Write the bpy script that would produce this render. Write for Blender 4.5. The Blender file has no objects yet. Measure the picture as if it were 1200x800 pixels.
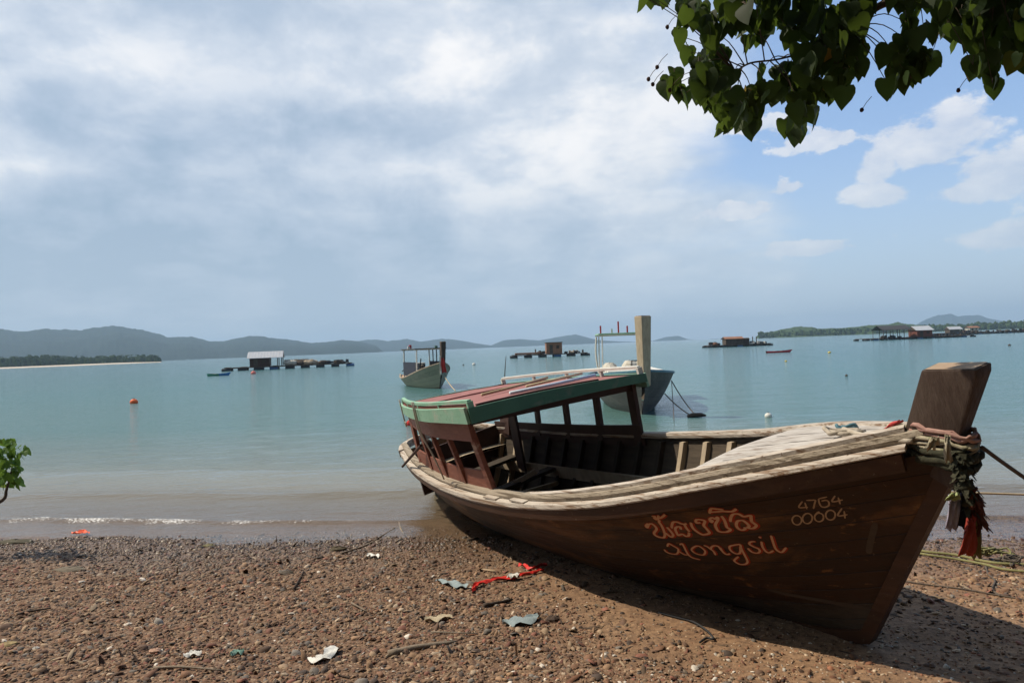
import bpy, bmesh, math, random
import numpy as np
from mathutils import Vector, Matrix
from mathutils.bvhtree import BVHTree
from mathutils import noise as mnoise
random.seed(7); RS = np.random.RandomState(7)
S = bpy.context.scene
# ------------------------------------------------------------------ camera
FPX, H, RHO = 820.0, 1.9, math.radians(2.2)
PIT = math.atan(5.7*math.cos(RHO)/FPX)
F = Vector((0, math.cos(PIT), math.sin(PIT))); U0 = Vector((0, -math.sin(PIT), math.cos(PIT))); R0 = Vector((1, 0, 0))
R = R0*math.cos(RHO)-U0*math.sin(RHO); U = R0*math.sin(RHO)+U0*math.cos(RHO)
CAM = Vector((0, 0, H))
cd = bpy.data.cameras.new('camera'); cam = bpy.data.objects.new('camera', cd); S.collection.objects.link(cam)
cd.sensor_width = 36; cd.lens = 36*FPX/1200; cd.clip_end = 60000; cd.clip_start = .05
m = Matrix((R, U, -F)).transposed().to_4x4(); m.translation = CAM; cam.matrix_world = m
S.camera = cam
def ray(px, py): return F+R*((px-600)/FPX)+U*((400-py)/FPX)
def onz(px, py, z=0.0):
    d = ray(px, py); return CAM+d*((z-H)/d.z)
def aty(px, py, Y):
    d = ray(px, py); return CAM+d*(Y/d.y)
# ------------------------------------------------------------------ world
SUN_AZ, SUN_EL = math.radians(164), math.radians(50)
W = bpy.data.worlds.new('World'); S.world = W; W.use_nodes = True
nt = W.node_tree; nt.nodes.clear()
class G:
    """small node-graph helper"""
    def __init__(s, nt): s.nt = nt
    def n(s, t, **k):
        x = s.nt.nodes.new(t)
        for a, b in k.items(): setattr(x, a, b)
        return x
    def put(s, sock, v):
        if isinstance(v, bpy.types.NodeSocket): s.nt.links.new(v, sock)
        elif v is not None: sock.default_value = v
    def m(s, op, a, b=None, c=None, clamp=False):
        x = s.n('ShaderNodeMath', operation=op, use_clamp=clamp)
        for i, v in enumerate((a, b, c)):
            if v is not None: s.put(x.inputs[i], v)
        return x.outputs[0]
    def v(s, op, a, b=None):
        x = s.n('ShaderNodeVectorMath', operation=op)
        s.put(x.inputs[0], a)
        if b is not None: s.put(x.inputs[3] if op == 'SCALE' else x.inputs[1], b)
        return x.outputs['Value'] if op in ('DOT_PRODUCT', 'LENGTH', 'DISTANCE') else x.outputs[0]
    def noise(s, vec, sc, det=4, rough=.5, dist=0, col=False):
        x = s.n('ShaderNodeTexNoise'); s.put(x.inputs['Vector'], vec)
        x.inputs['Scale'].default_value = sc; x.inputs['Detail'].default_value = det
        x.inputs['Roughness'].default_value = rough; x.inputs['Distortion'].default_value = dist
        return x.outputs['Color' if col else 'Fac']
    def mr(s, v, a, b, c=0., d=1., smooth=False):
        x = s.n('ShaderNodeMapRange'); x.interpolation_type = 'SMOOTHSTEP' if smooth else 'LINEAR'
        for i, q in enumerate((v, a, b, c, d)): s.put(x.inputs[i], q)
        return x.outputs[0]
    def mix(s, f, a, b, op='MIX'):
        x = s.n('ShaderNodeMix', data_type='RGBA', blend_type=op)
        s.put(x.inputs[0], f)
        for i, q in ((6, a), (7, b)):
            if isinstance(q, (tuple, list)): q = tuple(q)+((1,) if len(q) == 3 else ())
            s.put(x.inputs[i], q)
        return x.outputs[2]
    def ramp(s, v, stops):
        x = s.n('ShaderNodeValToRGB'); s.put(x.inputs[0], v)
        e = x.color_ramp.elements
        while len(e) < len(stops): e.new(.5)
        for q, (p, c) in zip(e, stops): q.position = p; q.color = tuple(c)+(1,)
        return x.outputs[0]
    def scale(s, vec, xyz): return s.v('MULTIPLY', vec, xyz)
g = G(nt)
tc = g.n('ShaderNodeTexCoord').outputs['Generated']
sky = g.n('ShaderNodeTexSky', sky_type='NISHITA'); sky.sun_disc = False
sky.sun_elevation = SUN_EL; sky.sun_rotation = math.pi/2-SUN_AZ; sky.air_density = 1.0; sky.dust_density = 1.5; sky.ozone_density = 1.2
sep = g.n('ShaderNodeSeparateXYZ'); g.put(sep.inputs[0], tc)
X, Y_, Z_ = sep.outputs
def dirmask(px, py, sx, sy, warp=None):
    """soft elliptic patch of sky round a direction, sizes in radians"""
    d = ray(px, py).normalized(); az = math.atan2(d.x, d.y); el = math.asin(d.z)
    a = g.m('SUBTRACT', AZ, az); e = g.m('SUBTRACT', EL, el)
    q = g.m('ADD', g.m('POWER', g.m('ABSOLUTE', g.m('DIVIDE', a, sx)), 2.), g.m('POWER', g.m('ABSOLUTE', g.m('DIVIDE', e, sy)), 2.))
    return g.m('EXPONENT', g.m('MULTIPLY', q, -1.))
AZ = g.m('ARCTAN2', X, Y_); EL = g.m('ARCSINE', Z_)
zc = g.m('ADD', g.m('MAXIMUM', Z_, 0.), .16)
cb = g.n('ShaderNodeCombineXYZ'); g.put(cb.inputs[0], g.m('DIVIDE', X, zc)); g.put(cb.inputs[1], g.m('DIVIDE', Y_, zc))
P = cb.outputs[0]
n1 = g.noise(P, 1.15, 8, .55, .6)
n2 = g.noise(g.v('ADD', P, (7.3, 2.1, 0)), 2.6, 8, .58, .3)
n3 = g.noise(g.v('ADD', P, (1.3, 9.1, 3)), .7, 5, .5, .8)
dvec = g.scale(tc, (3., 3., 5.2))
n4 = g.noise(dvec, 1.5, 10, .56, .25)
n5 = g.noise(g.scale(tc, (1., 1., 1.7)), 13., 8, .6, .1)
# cover: thick to the left, thin towards the right; open patches low on the right
cov = g.m('ADD', g.mr(AZ, -.1, .55, .34, -.22), g.m('MULTIPLY', n3, .1))
cov = g.m('SUBTRACT', cov, g.m('MULTIPLY', dirmask(975, 225, .15, .12), .24))
cov = g.m('SUBTRACT', cov, g.m('MULTIPLY', dirmask(1120, 110, .16, .05), .2))
cov = g.m('ADD', cov, g.m('MULTIPLY', dirmask(700, 130, .15, .16), .16))
cov = g.m('ADD', cov, g.m('ADD', g.m('MULTIPLY', dirmask(750, 330, .6, .05), .14), g.m('MULTIPLY', dirmask(830, 240, .13, .035), .16)))
cl = g.mr(g.m('ADD', g.m('MULTIPLY', g.m('ADD', g.m('MULTIPLY', n1, .7), g.m('MULTIPLY', n4, .8)), .8), cov), .46, .86, smooth=True)
# billowy heaps over the right
def heap(px, py, sx, sy, k):
    dm = dirmask(px, py, sx, sy)
    return g.mr(g.m('ADD', dm, g.m('MULTIPLY', g.m('MULTIPLY', g.m('SUBTRACT', n5, .5), k*1.7), g.m('MINIMUM', g.m('MULTIPLY', dm, 4.), 1.))), .40, .68, smooth=True)
hp = heap(1080, 170, .075, .042, 1.3)
for a in ((1030, 195, .035, .03, 1.2), (1030, 228, .05, .02, 1.1), (1185, 205, .07, .04, 1.3), (965, 163, .06, .016, 2.2), (920, 222, .04, .016, 2.3), (900, 150, .05, .02, 2.2), (860, 245, .07, .012, 2.4), (955, 290, .09, .012, 2.4), (1190, 275, .06, .02, 1.0), (1120, 150, .05, .035, 1.2), (1140, 225, .05, .02, 1.1), (1010, 225, .03, .012, 1.0)):
    hp = g.m('MAXIMUM', hp, heap(*a))
hp = g.m('MULTIPLY', hp, .9)
# shade inside the cloud sheet
n6 = g.noise(g.scale(tc, (1., 1., 1.6)), 8., 9, .58, .2)
sh = g.mr(g.m('ADD', g.m('ADD', g.m('MULTIPLY', n2, .22), g.m('MULTIPLY', n4, .38)), g.m('MULTIPLY', n6, .40)), .38, .62, smooth=True)
grey = g.m('ADD', g.m('MULTIPLY', dirmask(300, 140, .42, .07), .55), g.m('MULTIPLY', dirmask(120, 300, .55, .11), .95))
grey = g.m('ADD', grey, g.m('MULTIPLY', dirmask(440, 320, .3, .08), .35))
brt = g.m('ADD', g.m('MULTIPLY', dirmask(125, 95, .1, .04), .7), g.m('MULTIPLY', dirmask(20, 190, .1, .03), .9))
brt = g.m('ADD', brt, g.m('MULTIPLY', dirmask(580, 140, .25, .16), .6))
brt = g.m('ADD', brt, g.m('MULTIPLY', dirmask(395, 270, .035, .025), .45))
lum = g.m('ADD', g.m('SUBTRACT', g.m('ADD', g.m('MULTIPLY', sh, .62), .24), g.m('MULTIPLY', grey, .5)), g.m('MULTIPLY', brt, .5), clamp=True)
ccol = g.ramp(lum, [(0., (.32, .43, .56)), (.3, (.46, .55, .67)), (.65, (.66, .72, .80)), (1., (.97, .96, .95))])
hcol = g.mix(g.mr(g.m('ADD', n5, g.m('MULTIPLY', n2, .5)), .55, .95), (.52, .60, .75), (.88, .88, .90))
SKY = 0.085
skyc = g.v('SCALE', g.mix(.25, sky.outputs[0], (2.6, 4.4, 8.0)), SKY*1.75)
col = g.mix(g.m('MULTIPLY', cl, .93), skyc, ccol)
col = g.mix(hp, col, hcol)
# low band of milky air
col = g.mix(g.mr(EL, 0., .3, .72, 0., smooth=True), col, g.mix(g.mr(AZ, -.5, .4), (.46, .56, .67), (.50, .62, .74)))
# sky behind the camera darkened, out of view, to lower the fill light
col = g.mix(g.mr(Y_, -.1, -.5, 0., .65, smooth=True), col, (.12, .15, .2))
bg = g.n('ShaderNodeBackground'); g.put(bg.inputs[0], col); bg.inputs[1].default_value = 1.0
out = g.n('ShaderNodeOutputWorld'); nt.links.new(bg.outputs[0], out.inputs[0])
W.cycles.sampling_method = 'MANUAL'; W.cycles.sample_map_resolution = 512
sl = bpy.data.lights.new('sun', 'SUN'); sl.energy = 5.0; sl.angle = math.radians(.53); sl.color = (1, .88, .70)
so = bpy.data.objects.new('sun', sl); S.collection.objects.link(so)
sd = Vector((math.cos(SUN_EL)*math.cos(SUN_AZ), math.cos(SUN_EL)*math.sin(SUN_AZ), math.sin(SUN_EL)))
so.rotation_euler = sd.to_track_quat('Z', 'Y').to_euler(); so.location = (-20, 10, 30)
S.view_settings.view_transform = 'Standard'; S.view_settings.look = 'None'; S.view_settings.gamma = 1; S.view_settings.exposure = 0.1
S.render.engine = 'CYCLES'; S.cycles.volume_bounces = 0; S.cycles.max_bounces = 6; S.cycles.transparent_max_bounces = 12
# ------------------------------------------------------------------ materials
def newmat(name):
    M = bpy.data.materials.new(name); M.use_nodes = True; nt = M.node_tree; nt.nodes.clear()
    g = G(nt); o = g.n('ShaderNodeOutputMaterial'); return M, g, o
def mat(name, c1, c2=None, rough=.7, scale=6., stretch=(1, 1, 1), bump=.3, bscale=None, c3=None, s3=(.55, .7), sc3=2., spec=.3, metal=0, dist=.01, coord='Object', spots=None):
    M, g, o = newmat(name)
    b = g.n('ShaderNodeBsdfPrincipled'); nt = M.node_tree
    t = g.n('ShaderNodeTexCoord').outputs[coord]
    t = g.scale(t, stretch)
    n = g.noise(t, scale, 6, .6, .4)
    col = g.mix(g.mr(n, .3, .7), c1, c2 or c1)
    if c3:
        n3 = g.noise(g.v('ADD', t, (3.1, 5.7, 1.9)), sc3, 6, .65, .5)
        col = g.mix(g.mr(n3, s3[0], s3[1]), col, c3)
    if spots:
        ns = g.noise(g.n('ShaderNodeTexCoord').outputs[coord], spots[0], 3, .6)
        col = g.mix(g.mr(ns, spots[1], spots[1]+.06), col, spots[2])
    g.put(b.inputs['Base Color'], col); b.inputs['Roughness'].default_value = rough
    b.inputs['Specular IOR Level'].default_value = spec; b.inputs['Metallic'].default_value = metal
    if bump:
        nb = g.noise(t, bscale or scale*3, 6, .65)
        bp = g.n('ShaderNodeBump'); bp.inputs['Strength'].default_value = bump; bp.inputs['Distance'].default_value = dist
        g.put(bp.inputs['Height'], nb); g.put(b.inputs['Normal'], bp.outputs[0])
    nt.links.new(b.outputs[0], o.inputs[0]); return M
GR = (.35, 9, 9)   # grain along x
MT = dict(
 hull=mat('old_hull_paint', (.034, .015, .008), (.066, .027, .012), .55, 3, (.35, 3, 3), .5, 12, c3=(.10, .055, .025), s3=(.52, .75), sc3=1.6, spec=.3, spots=(26, .66, (.14, .10, .07))),
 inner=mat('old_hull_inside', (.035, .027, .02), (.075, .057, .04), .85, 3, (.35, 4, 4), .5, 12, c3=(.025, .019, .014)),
 rail=mat('bleached_rail_wood', (.36, .31, .26), (.54, .49, .43), .85, 4, (.3, 10, 10), .8, 10, c3=(.19, .12, .075), s3=(.49, .62), sc3=3.2, spots=(30, .66, (.12, .07, .04))),
 rail2=mat('grey_rail_wood', (.24, .20, .15), (.40, .34, .27), .85, 4, (.3, 14, 14), .9, 12, c3=(.13, .10, .07), s3=(.5, .62), sc3=3.),
 deck=mat('bleached_deck_planks', (.34, .315, .29), (.52, .49, .455), .85, 3, (.3, 12, 12), .7, 9, c3=(.22, .18, .15), s3=(.5, .66), sc3=2.6),
 shaderib=mat('shade_toned_rib_wood', (.028, .021, .015), (.05, .038, .027), .85, 5, (3, 3, 1), .5, 14),  # same rib wood with the cabin shade painted into its colour
 crack=mat('dark_split', (.05, .035, .025), None, .9, bump=0),
 post=mat('prow_timber', (.05, .034, .027), (.085, .06, .047), .8, 5, (3, 3, .9), .8, 8, c3=(.05, .032, .025), s3=(.52, .64), sc3=2.),
 posttop=mat('sawn_prow_top', (.28, .20, .14), (.38, .29, .21), .8, 8, (1, 1, 1), .4),
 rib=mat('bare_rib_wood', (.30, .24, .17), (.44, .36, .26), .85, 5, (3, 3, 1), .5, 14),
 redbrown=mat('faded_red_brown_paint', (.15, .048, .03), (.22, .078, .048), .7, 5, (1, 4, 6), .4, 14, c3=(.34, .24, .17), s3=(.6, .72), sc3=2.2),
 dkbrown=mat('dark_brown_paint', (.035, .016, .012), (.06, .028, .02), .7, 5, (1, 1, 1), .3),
 roofred=mat('sun_faded_red_roof', (.23, .092, .085), (.30, .13, .12), .8, 3, (1, 2, 1), .3, 20, c3=(.36, .21, .185), s3=(.6, .75), sc3=1.5, spots=(40, .69, (.2, .08, .07))),
 mint=mat('mint_green_paint', (.19, .37, .26), (.24, .42, .31), .7, 4, (1, 1, 1), .3, 20, c3=(.36, .40, .33), s3=(.54, .68), sc3=5., spots=(45, .66, (.10, .13, .10))),
 green=mat('shade_toned_green_paint', (.05, .135, .09), (.065, .165, .11), .7, 4, (1, 1, 1), .3, 20, c3=(.12, .17, .13), s3=(.56, .7), sc3=5., spots=(45, .68, (.03, .05, .035))),  # mint darkened to the tone of its shaded side
 white=mat('weathered_white_paint', (.50, .50, .46), (.66, .66, .62), .7, 8, (1, 1, 1), .2, 20, c3=(.3, .27, .22), s3=(.6, .7), sc3=6.),
 iron=mat('rusty_iron', (.05, .035, .03), (.16, .06, .035), .8, 15, bump=.4),
 cream=mat('cream_lettering', (.50, .27, .15), (.62, .36, .20), .8, 60, bump=0),
 redp=mat('red_lettering_edge', (.38, .045, .015), (.26, .035, .015), .8, 60, bump=0),
 cream2=mat('thin_cream_digits', (.34, .21, .12), (.42, .28, .17), .8, 60, bump=0),
 primer=mat('pale_bottom_paint', (.055, .038, .026), (.09, .065, .045), .8, 4, (.4, 3, 3), .3),
)
def hullmat(name, ca, cb, worn, low, nst=10):
    M, g, o = newmat(name); b = g.n('ShaderNodeBsdfPrincipled'); oc = g.n('ShaderNodeTexCoord').outputs['Object']
    st = g.n('ShaderNodeAttribute', attribute_name='strake').outputs['Fac']; gr = g.scale(oc, (.45, 5, 9))
    grn = g.noise(gr, 4, 7, .65, .4); big = g.noise(g.scale(oc, (.5, 1, 1.4)), 1.7, 6, .62, .5); med = g.noise(g.scale(oc, (1.2, 2, 3)), 5, 6, .7, .3)
    drip = g.noise(g.scale(oc, (9, 9, .9)), 2.2, 5, .6)
    k = g.m('ADD', g.m('MULTIPLY', st, nst), g.m('MULTIPLY', g.m('SUBTRACT', big, .5), .12)); fr = g.m('FRACT', k); idx = g.m('FLOOR', k)
    wn = g.n('ShaderNodeTexWhiteNoise', noise_dimensions='1D'); g.put(wn.inputs['W'], idx); tone = wn.outputs['Value']
    seam = g.mr(g.m('ABSOLUTE', g.m('SUBTRACT', fr, .5)), .462, .495)
    col = g.mix(g.mr(grn, .3, .7), ca, cb)
    col = g.mix(g.m('MULTIPLY', tone, .35), col, tuple(q*1.5 for q in cb))
    col = g.mix(g.m('MULTIPLY', g.mr(big, .49, .66), .8), col, worn)
    col = g.mix(g.m('MULTIPLY', g.mr(med, .6, .72), .6), col, tuple(q*1.7 for q in worn))
    col = g.mix(g.m('MULTIPLY', g.mr(drip, .58, .74), .45), col, tuple(q*.45 for q in ca))
    lo = g.mr(g.m('ADD', st, g.m('MULTIPLY', g.m('SUBTRACT', med, .5), .12)), .16, .24, 1., 0., smooth=True)
    col = g.mix(g.m('MULTIPLY', lo, .75), col, g.mix(g.mr(med, .35, .65), low, tuple(q*.5 for q in low)))
    col = g.mix(g.m('MULTIPLY', seam, .7), col, tuple(q*.35 for q in ca))
    sp = g.noise(oc, 42, 3, .6); col = g.mix(g.m('MULTIPLY', g.mr(sp, .70, .74), .6), col, (.20, .14, .09))
    g.put(b.inputs['Base Color'], col); g.put(b.inputs['Roughness'], g.mr(grn, .3, .7, .5, .8)); b.inputs['Specular IOR Level'].default_value = .3
    bp = g.n('ShaderNodeBump'); bp.inputs['Strength'].default_value = .6; bp.inputs['Distance'].default_value = .008
    g.put(bp.inputs['Height'], g.m('SUBTRACT', g.m('ADD', g.m('ADD', grn, g.m('MULTIPLY', tone, .5)), g.m('MULTIPLY', med, .6)), g.m('MULTIPLY', seam, 1.4)))
    g.put(b.inputs['Normal'], bp.outputs[0]); M.node_tree.links.new(b.outputs[0], o.inputs[0]); return M
MT['dkred'] = mat('weathered_brown_red_boards', (.10, .035, .025), (.16, .06, .04), .85, 4, (1, 1, 1), .3)
MT['hullside'] = hullmat('planked_hull_paint', (.015, .007, .004), (.040, .017, .007), (.19, .085, .028), (.085, .064, .042))
# ------------------------------------------------------------------ object helpers
C = S.collection
def tag(o, label=None, cat=None, group=None, kind=None):
    if label: o['label'] = label
    if cat: o['category'] = cat
    if group: o['group'] = group
    if kind: o['kind'] = kind
    return o
def empty(name, loc=(0, 0, 0), rz=0, label=None, cat=None, group=None):
    o = bpy.data.objects.new(name, None); C.objects.link(o); o.location = loc; o.rotation_euler = (0, 0, rz)
    o.empty_display_size = .1
    return tag(o, label, cat, group)
class MB:
    def __init__(s): s.v = []; s.f = []; s.mi = []; s.at = None
    def add(s, vs, fs, mi=0):
        b = len(s.v); s.v += [tuple(p) for p in vs]; s.f += [tuple(b+i for i in f) for f in fs]; s.mi += [mi]*len(fs); return s
    def box(s, c, d, rot=None, mi=0):
        x, y, z = (q/2 for q in d)
        vs = [Vector((a*x, b*y, e*z)) for a in (-1, 1) for b in (-1, 1) for e in (-1, 1)]
        if rot is not None: vs = [rot @ v for v in vs]
        vs = [v+Vector(c) for v in vs]
        return s.add(vs, [(0, 1, 3, 2), (4, 6, 7, 5), (0, 4, 5, 1), (2, 3, 7, 6), (0, 2, 6, 4), (1, 5, 7, 3)], mi)
    def bar(s, a, b, w, h, up=(0, 0, 1), mi=0, w2=None, h2=None):
        a = Vector(a); b = Vector(b); d = (b-a).normalized(); up = Vector(up)
        sx = d.cross(up)
        if sx.length < 1e-3: sx = d.cross(Vector((1, 0, 0)))
        sx.normalize(); uz = sx.cross(d)
        vs = []
        for p, ww, hh in ((a, w, h), (b, w2 or w, h2 or h)):
            for i, j in ((-1, -1), (1, -1), (1, 1), (-1, 1)): vs.append(p+sx*(i*ww/2)+uz*(j*hh/2))
        return s.add(vs, [(3, 2, 1, 0), (4, 5, 6, 7), (0, 1, 5, 4), (1, 2, 6, 5), (2, 3, 7, 6), (3, 0, 4, 7)], mi)
    def tube(s, pts, r, n=8, mi=0, cap=True):
        pts = [Vector(p) for p in pts]; N = len(pts); rr = r if isinstance(r, (list, tuple)) else [r]*N
        d = (pts[1]-pts[0]).normalized(); a = d.cross(Vector((0, 0, 1)))
        if a.length < 1e-3: a = Vector((1, 0, 0))
        a.normalize(); vs = []
        for i, p in enumerate(pts):
            d = (pts[min(i+1, N-1)]-pts[max(i-1, 0)]).normalized()
            a = (a-d*a.dot(d)).normalized(); b = d.cross(a)
            for k in range(n):
                t = 2*math.pi*k/n; vs.append(p+(a*math.cos(t)+b*math.sin(t))*rr[i])
        fs = [(i*n+k, i*n+(k+1) % n, (i+1)*n+(k+1) % n, (i+1)*n+k) for i in range(N-1) for k in range(n)]
        if cap: fs += [tuple(range(n))[::-1], tuple((N-1)*n+k for k in range(n))]
        return s.add(vs, fs, mi)
    def sweep(s, pts, prof, side, up, mi=0, closed=True, cap=True):
        """pts + prof [(a,b)] with per point side/up vectors"""
        n = len(prof); vs = []
        for p, sv, uv in zip(pts, side, up):
            for a, b in prof: vs.append(Vector(p)+Vector(sv)*a+Vector(uv)*b)
        fs = [(i*n+k, i*n+(k+1) % n, (i+1)*n+(k+1) % n, (i+1)*n+k) for i in range(len(pts)-1) for k in range(n if closed else n-1)]
        if cap: fs += [tuple(range(n))[::-1], tuple((len(pts)-1)*n+k for k in range(n))]
        return s.add(vs, fs, mi)
    def ball(s, c, r, sc=(1, 1, 1), n=12, m=8, jit=0, mi=0):
        vs = [];
        for i in range(m+1):
            th = math.pi*i/m
            for k in range(n):
                ph = 2*math.pi*k/n; q = 1+jit*(random.random()-.5)
                vs.append(Vector(c)+Vector((math.sin(th)*math.cos(ph)*sc[0], math.sin(th)*math.sin(ph)*sc[1], math.cos(th)*sc[2]))*r*q)
        fs = [(i*n+k, (i+1)*n+k, (i+1)*n+(k+1) % n, i*n+(k+1) % n) for i in range(m) for k in range(n)]
        return s.add(vs, fs, mi)
    def cyl(s, a, b, r, n=12, mi=0): return s.tube([a, b], r, n, mi)
    def build(s, name, mats, parent=None, smooth=False, bevel=0):
        me = bpy.data.meshes.new(name); me.from_pydata(s.v, [], s.f)
        ms = mats if isinstance(mats, (list, tuple)) else [mats]
        for q in ms: me.materials.append(q)
        if len(ms) > 1: me.polygons.foreach_set('material_index', s.mi)
        bm = bmesh.new(); bm.from_mesh(me); bmesh.ops.recalc_face_normals(bm, faces=bm.faces)
        if bevel: bmesh.ops.bevel(bm, geom=bm.edges[:], offset=bevel, segments=2, affect='EDGES', profile=.6)
        bm.to_mesh(me); bm.free()
        if smooth: me.polygons.foreach_set('use_smooth', [True]*len(me.polygons))
        if s.at:
            at = me.attributes.new('strake', 'FLOAT', 'POINT'); at.data.foreach_set('value', np.array(s.at, 'f'))
        o = bpy.data.objects.new(name, me); C.objects.link(o)
        if parent: o.parent = parent
        return o
def smooth_by_angle(o, a=40):
    me = o.data; me.polygons.foreach_set('use_smooth', [True]*len(me.polygons))
    try: me.set_sharp_from_angle(angle=math.radians(a))
    except Exception: pass
def catmull(pts, n=6):
    pts = [Vector(p) for p in pts]; P_ = [2*pts[0]-pts[1]]+pts+[2*pts[-1]-pts[-2]]; out = []
    for i in range(1, len(P_)-2):
        a, b, c, d = P_[i-1:i+3]
        for k in range(n):
            t = k/n; out.append(.5*((2*b)+(c-a)*t+(2*a-5*b+4*c-d)*t*t+(3*b-a-3*c+d)*t**3))
    out.append(pts[-1]); return out
def grid_mesh(name, V, nx, ny, mat, attr=None, smooth=True):
    """V: (ny*nx,3) numpy"""
    me = bpy.data.meshes.new(name); me.vertices.add(len(V)); me.vertices.foreach_set('co', V.astype('f').ravel())
    i = np.arange((ny-1)*(nx-1)); a = (i//(nx-1))*nx+i % (nx-1)
    q = np.stack([a, a+1, a+nx+1, a+nx], 1).ravel()
    me.loops.add(len(q)); me.loops.foreach_set('vertex_index', q)
    me.polygons.add(len(i)); me.polygons.foreach_set('loop_start', np.arange(len(i))*4)
    me.update(calc_edges=True); me.polygons.foreach_set('use_smooth', np.full(len(i), smooth))
    me.materials.append(mat)
    if attr:
        for k, v in attr.items():
            at = me.attributes.new(k, 'FLOAT', 'POINT'); at.data.foreach_set('value', np.ascontiguousarray(v.ravel(), dtype='f'))
    o = bpy.data.objects.new(name, me); C.objects.link(o); return o
# value noise in numpy
_L = RS.rand(256, 256)
def vn(x, y, s=1.0, oct=4, rough=.5):
    r = 0; amp = 1; tot = 0
    for o in range(oct):
        u = x*s*2**o+17.3*o; v = y*s*2**o+5.1*o
        i = np.floor(u).astype(int); j = np.floor(v).astype(int); a = u-i; b = v-j; a = a*a*(3-2*a); b = b*b*(3-2*b)
        r = r+amp*((_L[i % 256, j % 256]*(1-a)+_L[(i+1) % 256, j % 256]*a)*(1-b)+(_L[i % 256, (j+1) % 256]*(1-a)+_L[(i+1) % 256, (j+1) % 256]*a)*b)
        tot += amp; amp *= rough
    return r/tot
# ------------------------------------------------------------------ ground
def shore(x, y): return y-(6.84-.14*x)           # metres seaward of the waterline
def gbase(x, y):
    s = shore(x, y)
    z = np.where(s < 0, -.07*s, -.07*s)
    z = np.maximum(z, -3.0)
    z = np.where(z > .62, .62+(z-.62)*.3, z)
    return np.minimum(z, 2.5)
def gz(x, y):
    x = np.asarray(x, float); y = np.asarray(y, float)
    near = np.exp(-np.maximum(0, np.hypot(x, y-5)-6)/4)
    z = gbase(x, y)+(.05*(vn(x, y, .6, 3)-.5)+.028*(vn(x+9, y, 3., 3)-.5)+.03*(vn(x*.35+y*.08+40, y, 2.2, 3)-.5))*near
    # hollow pressed by the keel
    return z
def gzf(x, y): return float(gz(np.array([x]), np.array([y]))[0])
M_ground, g, o = newmat('gravelly_beach_sand')
b = g.n('ShaderNodeBsdfPrincipled')
pos = g.n('ShaderNodeNewGeometry').outputs['Position']
s_ = g.n('ShaderNodeSeparateXYZ'); g.put(s_.inputs[0], pos)
nA = g.noise(pos, 1.3, 6, .6, .3); nB = g.noise(pos, 22, 5, .7); nC = g.noise(pos, 90, 4, .7)
col = g.mix(g.mr(nA, .35, .65), (.26, .15, .082), (.35, .22, .128))
col = g.mix(g.mr(nB, .35, .7), col, (.10, .058, .035))
vo = g.n('ShaderNodeTexVoronoi'); g.put(vo.inputs['Vector'], pos); vo.inputs['Scale'].default_value = 70
vs_ = g.n('ShaderNodeSeparateColor'); g.put(vs_.inputs[0], vo.outputs['Color'])
grav = g.mr(g.m('ADD', g.m('ADD', s_.outputs[0], g.m('MULTIPLY', g.m('SUBTRACT', s_.outputs[1], 5.), .3)), g.m('MULTIPLY', g.m('SUBTRACT', nA, .5), 1.6)), -.4, .8, 1., 0., smooth=True)
col = g.mix(g.m('MULTIPLY', grav, .8), col, g.mix(g.mr(nB, .3, .7), (.075, .042, .025), (.19, .108, .062)))
col = g.mix(g.m('MULTIPLY', g.mr(vs_.outputs[0], .78, .84), g.m('MULTIPLY', grav, .6)), col, (.30, .21, .14)); col = g.mix(g.m('MULTIPLY', g.mr(vs_.outputs[1], .84, .9), g.m('ADD', .08, g.m('MULTIPLY', grav, .6))), col, (.07, .04, .03))
wetz = g.mr(s_.outputs[2], .02, .11, 1., 0., smooth=True)
col = g.mix(wetz, col, g.mix(.3, col, (.05, .035, .025)))
# seaweed-dark and sandy sea bed further out
col = g.mix(g.mr(s_.outputs[2], -.02, -.5), col, (.17, .15, .11))
g.put(b.inputs['Base Color'], col); g.put(b.inputs['Roughness'], g.mr(wetz, 0, 1, .9, .35)); b.inputs['Specular IOR Level'].default_value = .35
bp = g.n('ShaderNodeBump'); bp.inputs['Strength'].default_value = .7; bp.inputs['Distance'].default_value = .012
g.put(bp.inputs['Height'], g.m('ADD', g.m('ADD', nB, g.m('MULTIPLY', nC, .4)), g.m('MULTIPLY', vo.outputs['Distance'], g.m('MULTIPLY', grav, -.6))))
g.put(b.inputs['Normal'], bp.outputs[0]); M_ground.node_tree.links.new(b.outputs[0], o.inputs[0])
def axis(lo, hi, step, far, growth=1.25):
    a = list(np.arange(lo, hi, step)); d = step
    while a[-1] < far: d *= growth; a.append(a[-1]+d)
    d = step
    while a[0] > -far: d *= growth; a.insert(0, a[0]-d)
    return np.array(a)
gx = axis(-6.5, 5.5, .022, 5900); gy = axis(2.4, 9.5, .022, 5900)
XX, YY = np.meshgrid(gx, gy)
ZZ = gz(XX, YY)+(.012*(vn(XX, YY, 14, 3, .6)-.5)+.006*(vn(XX+3, YY, 40, 2)-.5))*np.exp(-np.maximum(0, np.hypot(XX, YY-5)-5)/2)
tag(grid_mesh('ground', np.stack([XX.ravel(), YY.ravel(), ZZ.ravel()], 1), len(gx), len(gy), M_ground), kind='structure')
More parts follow.
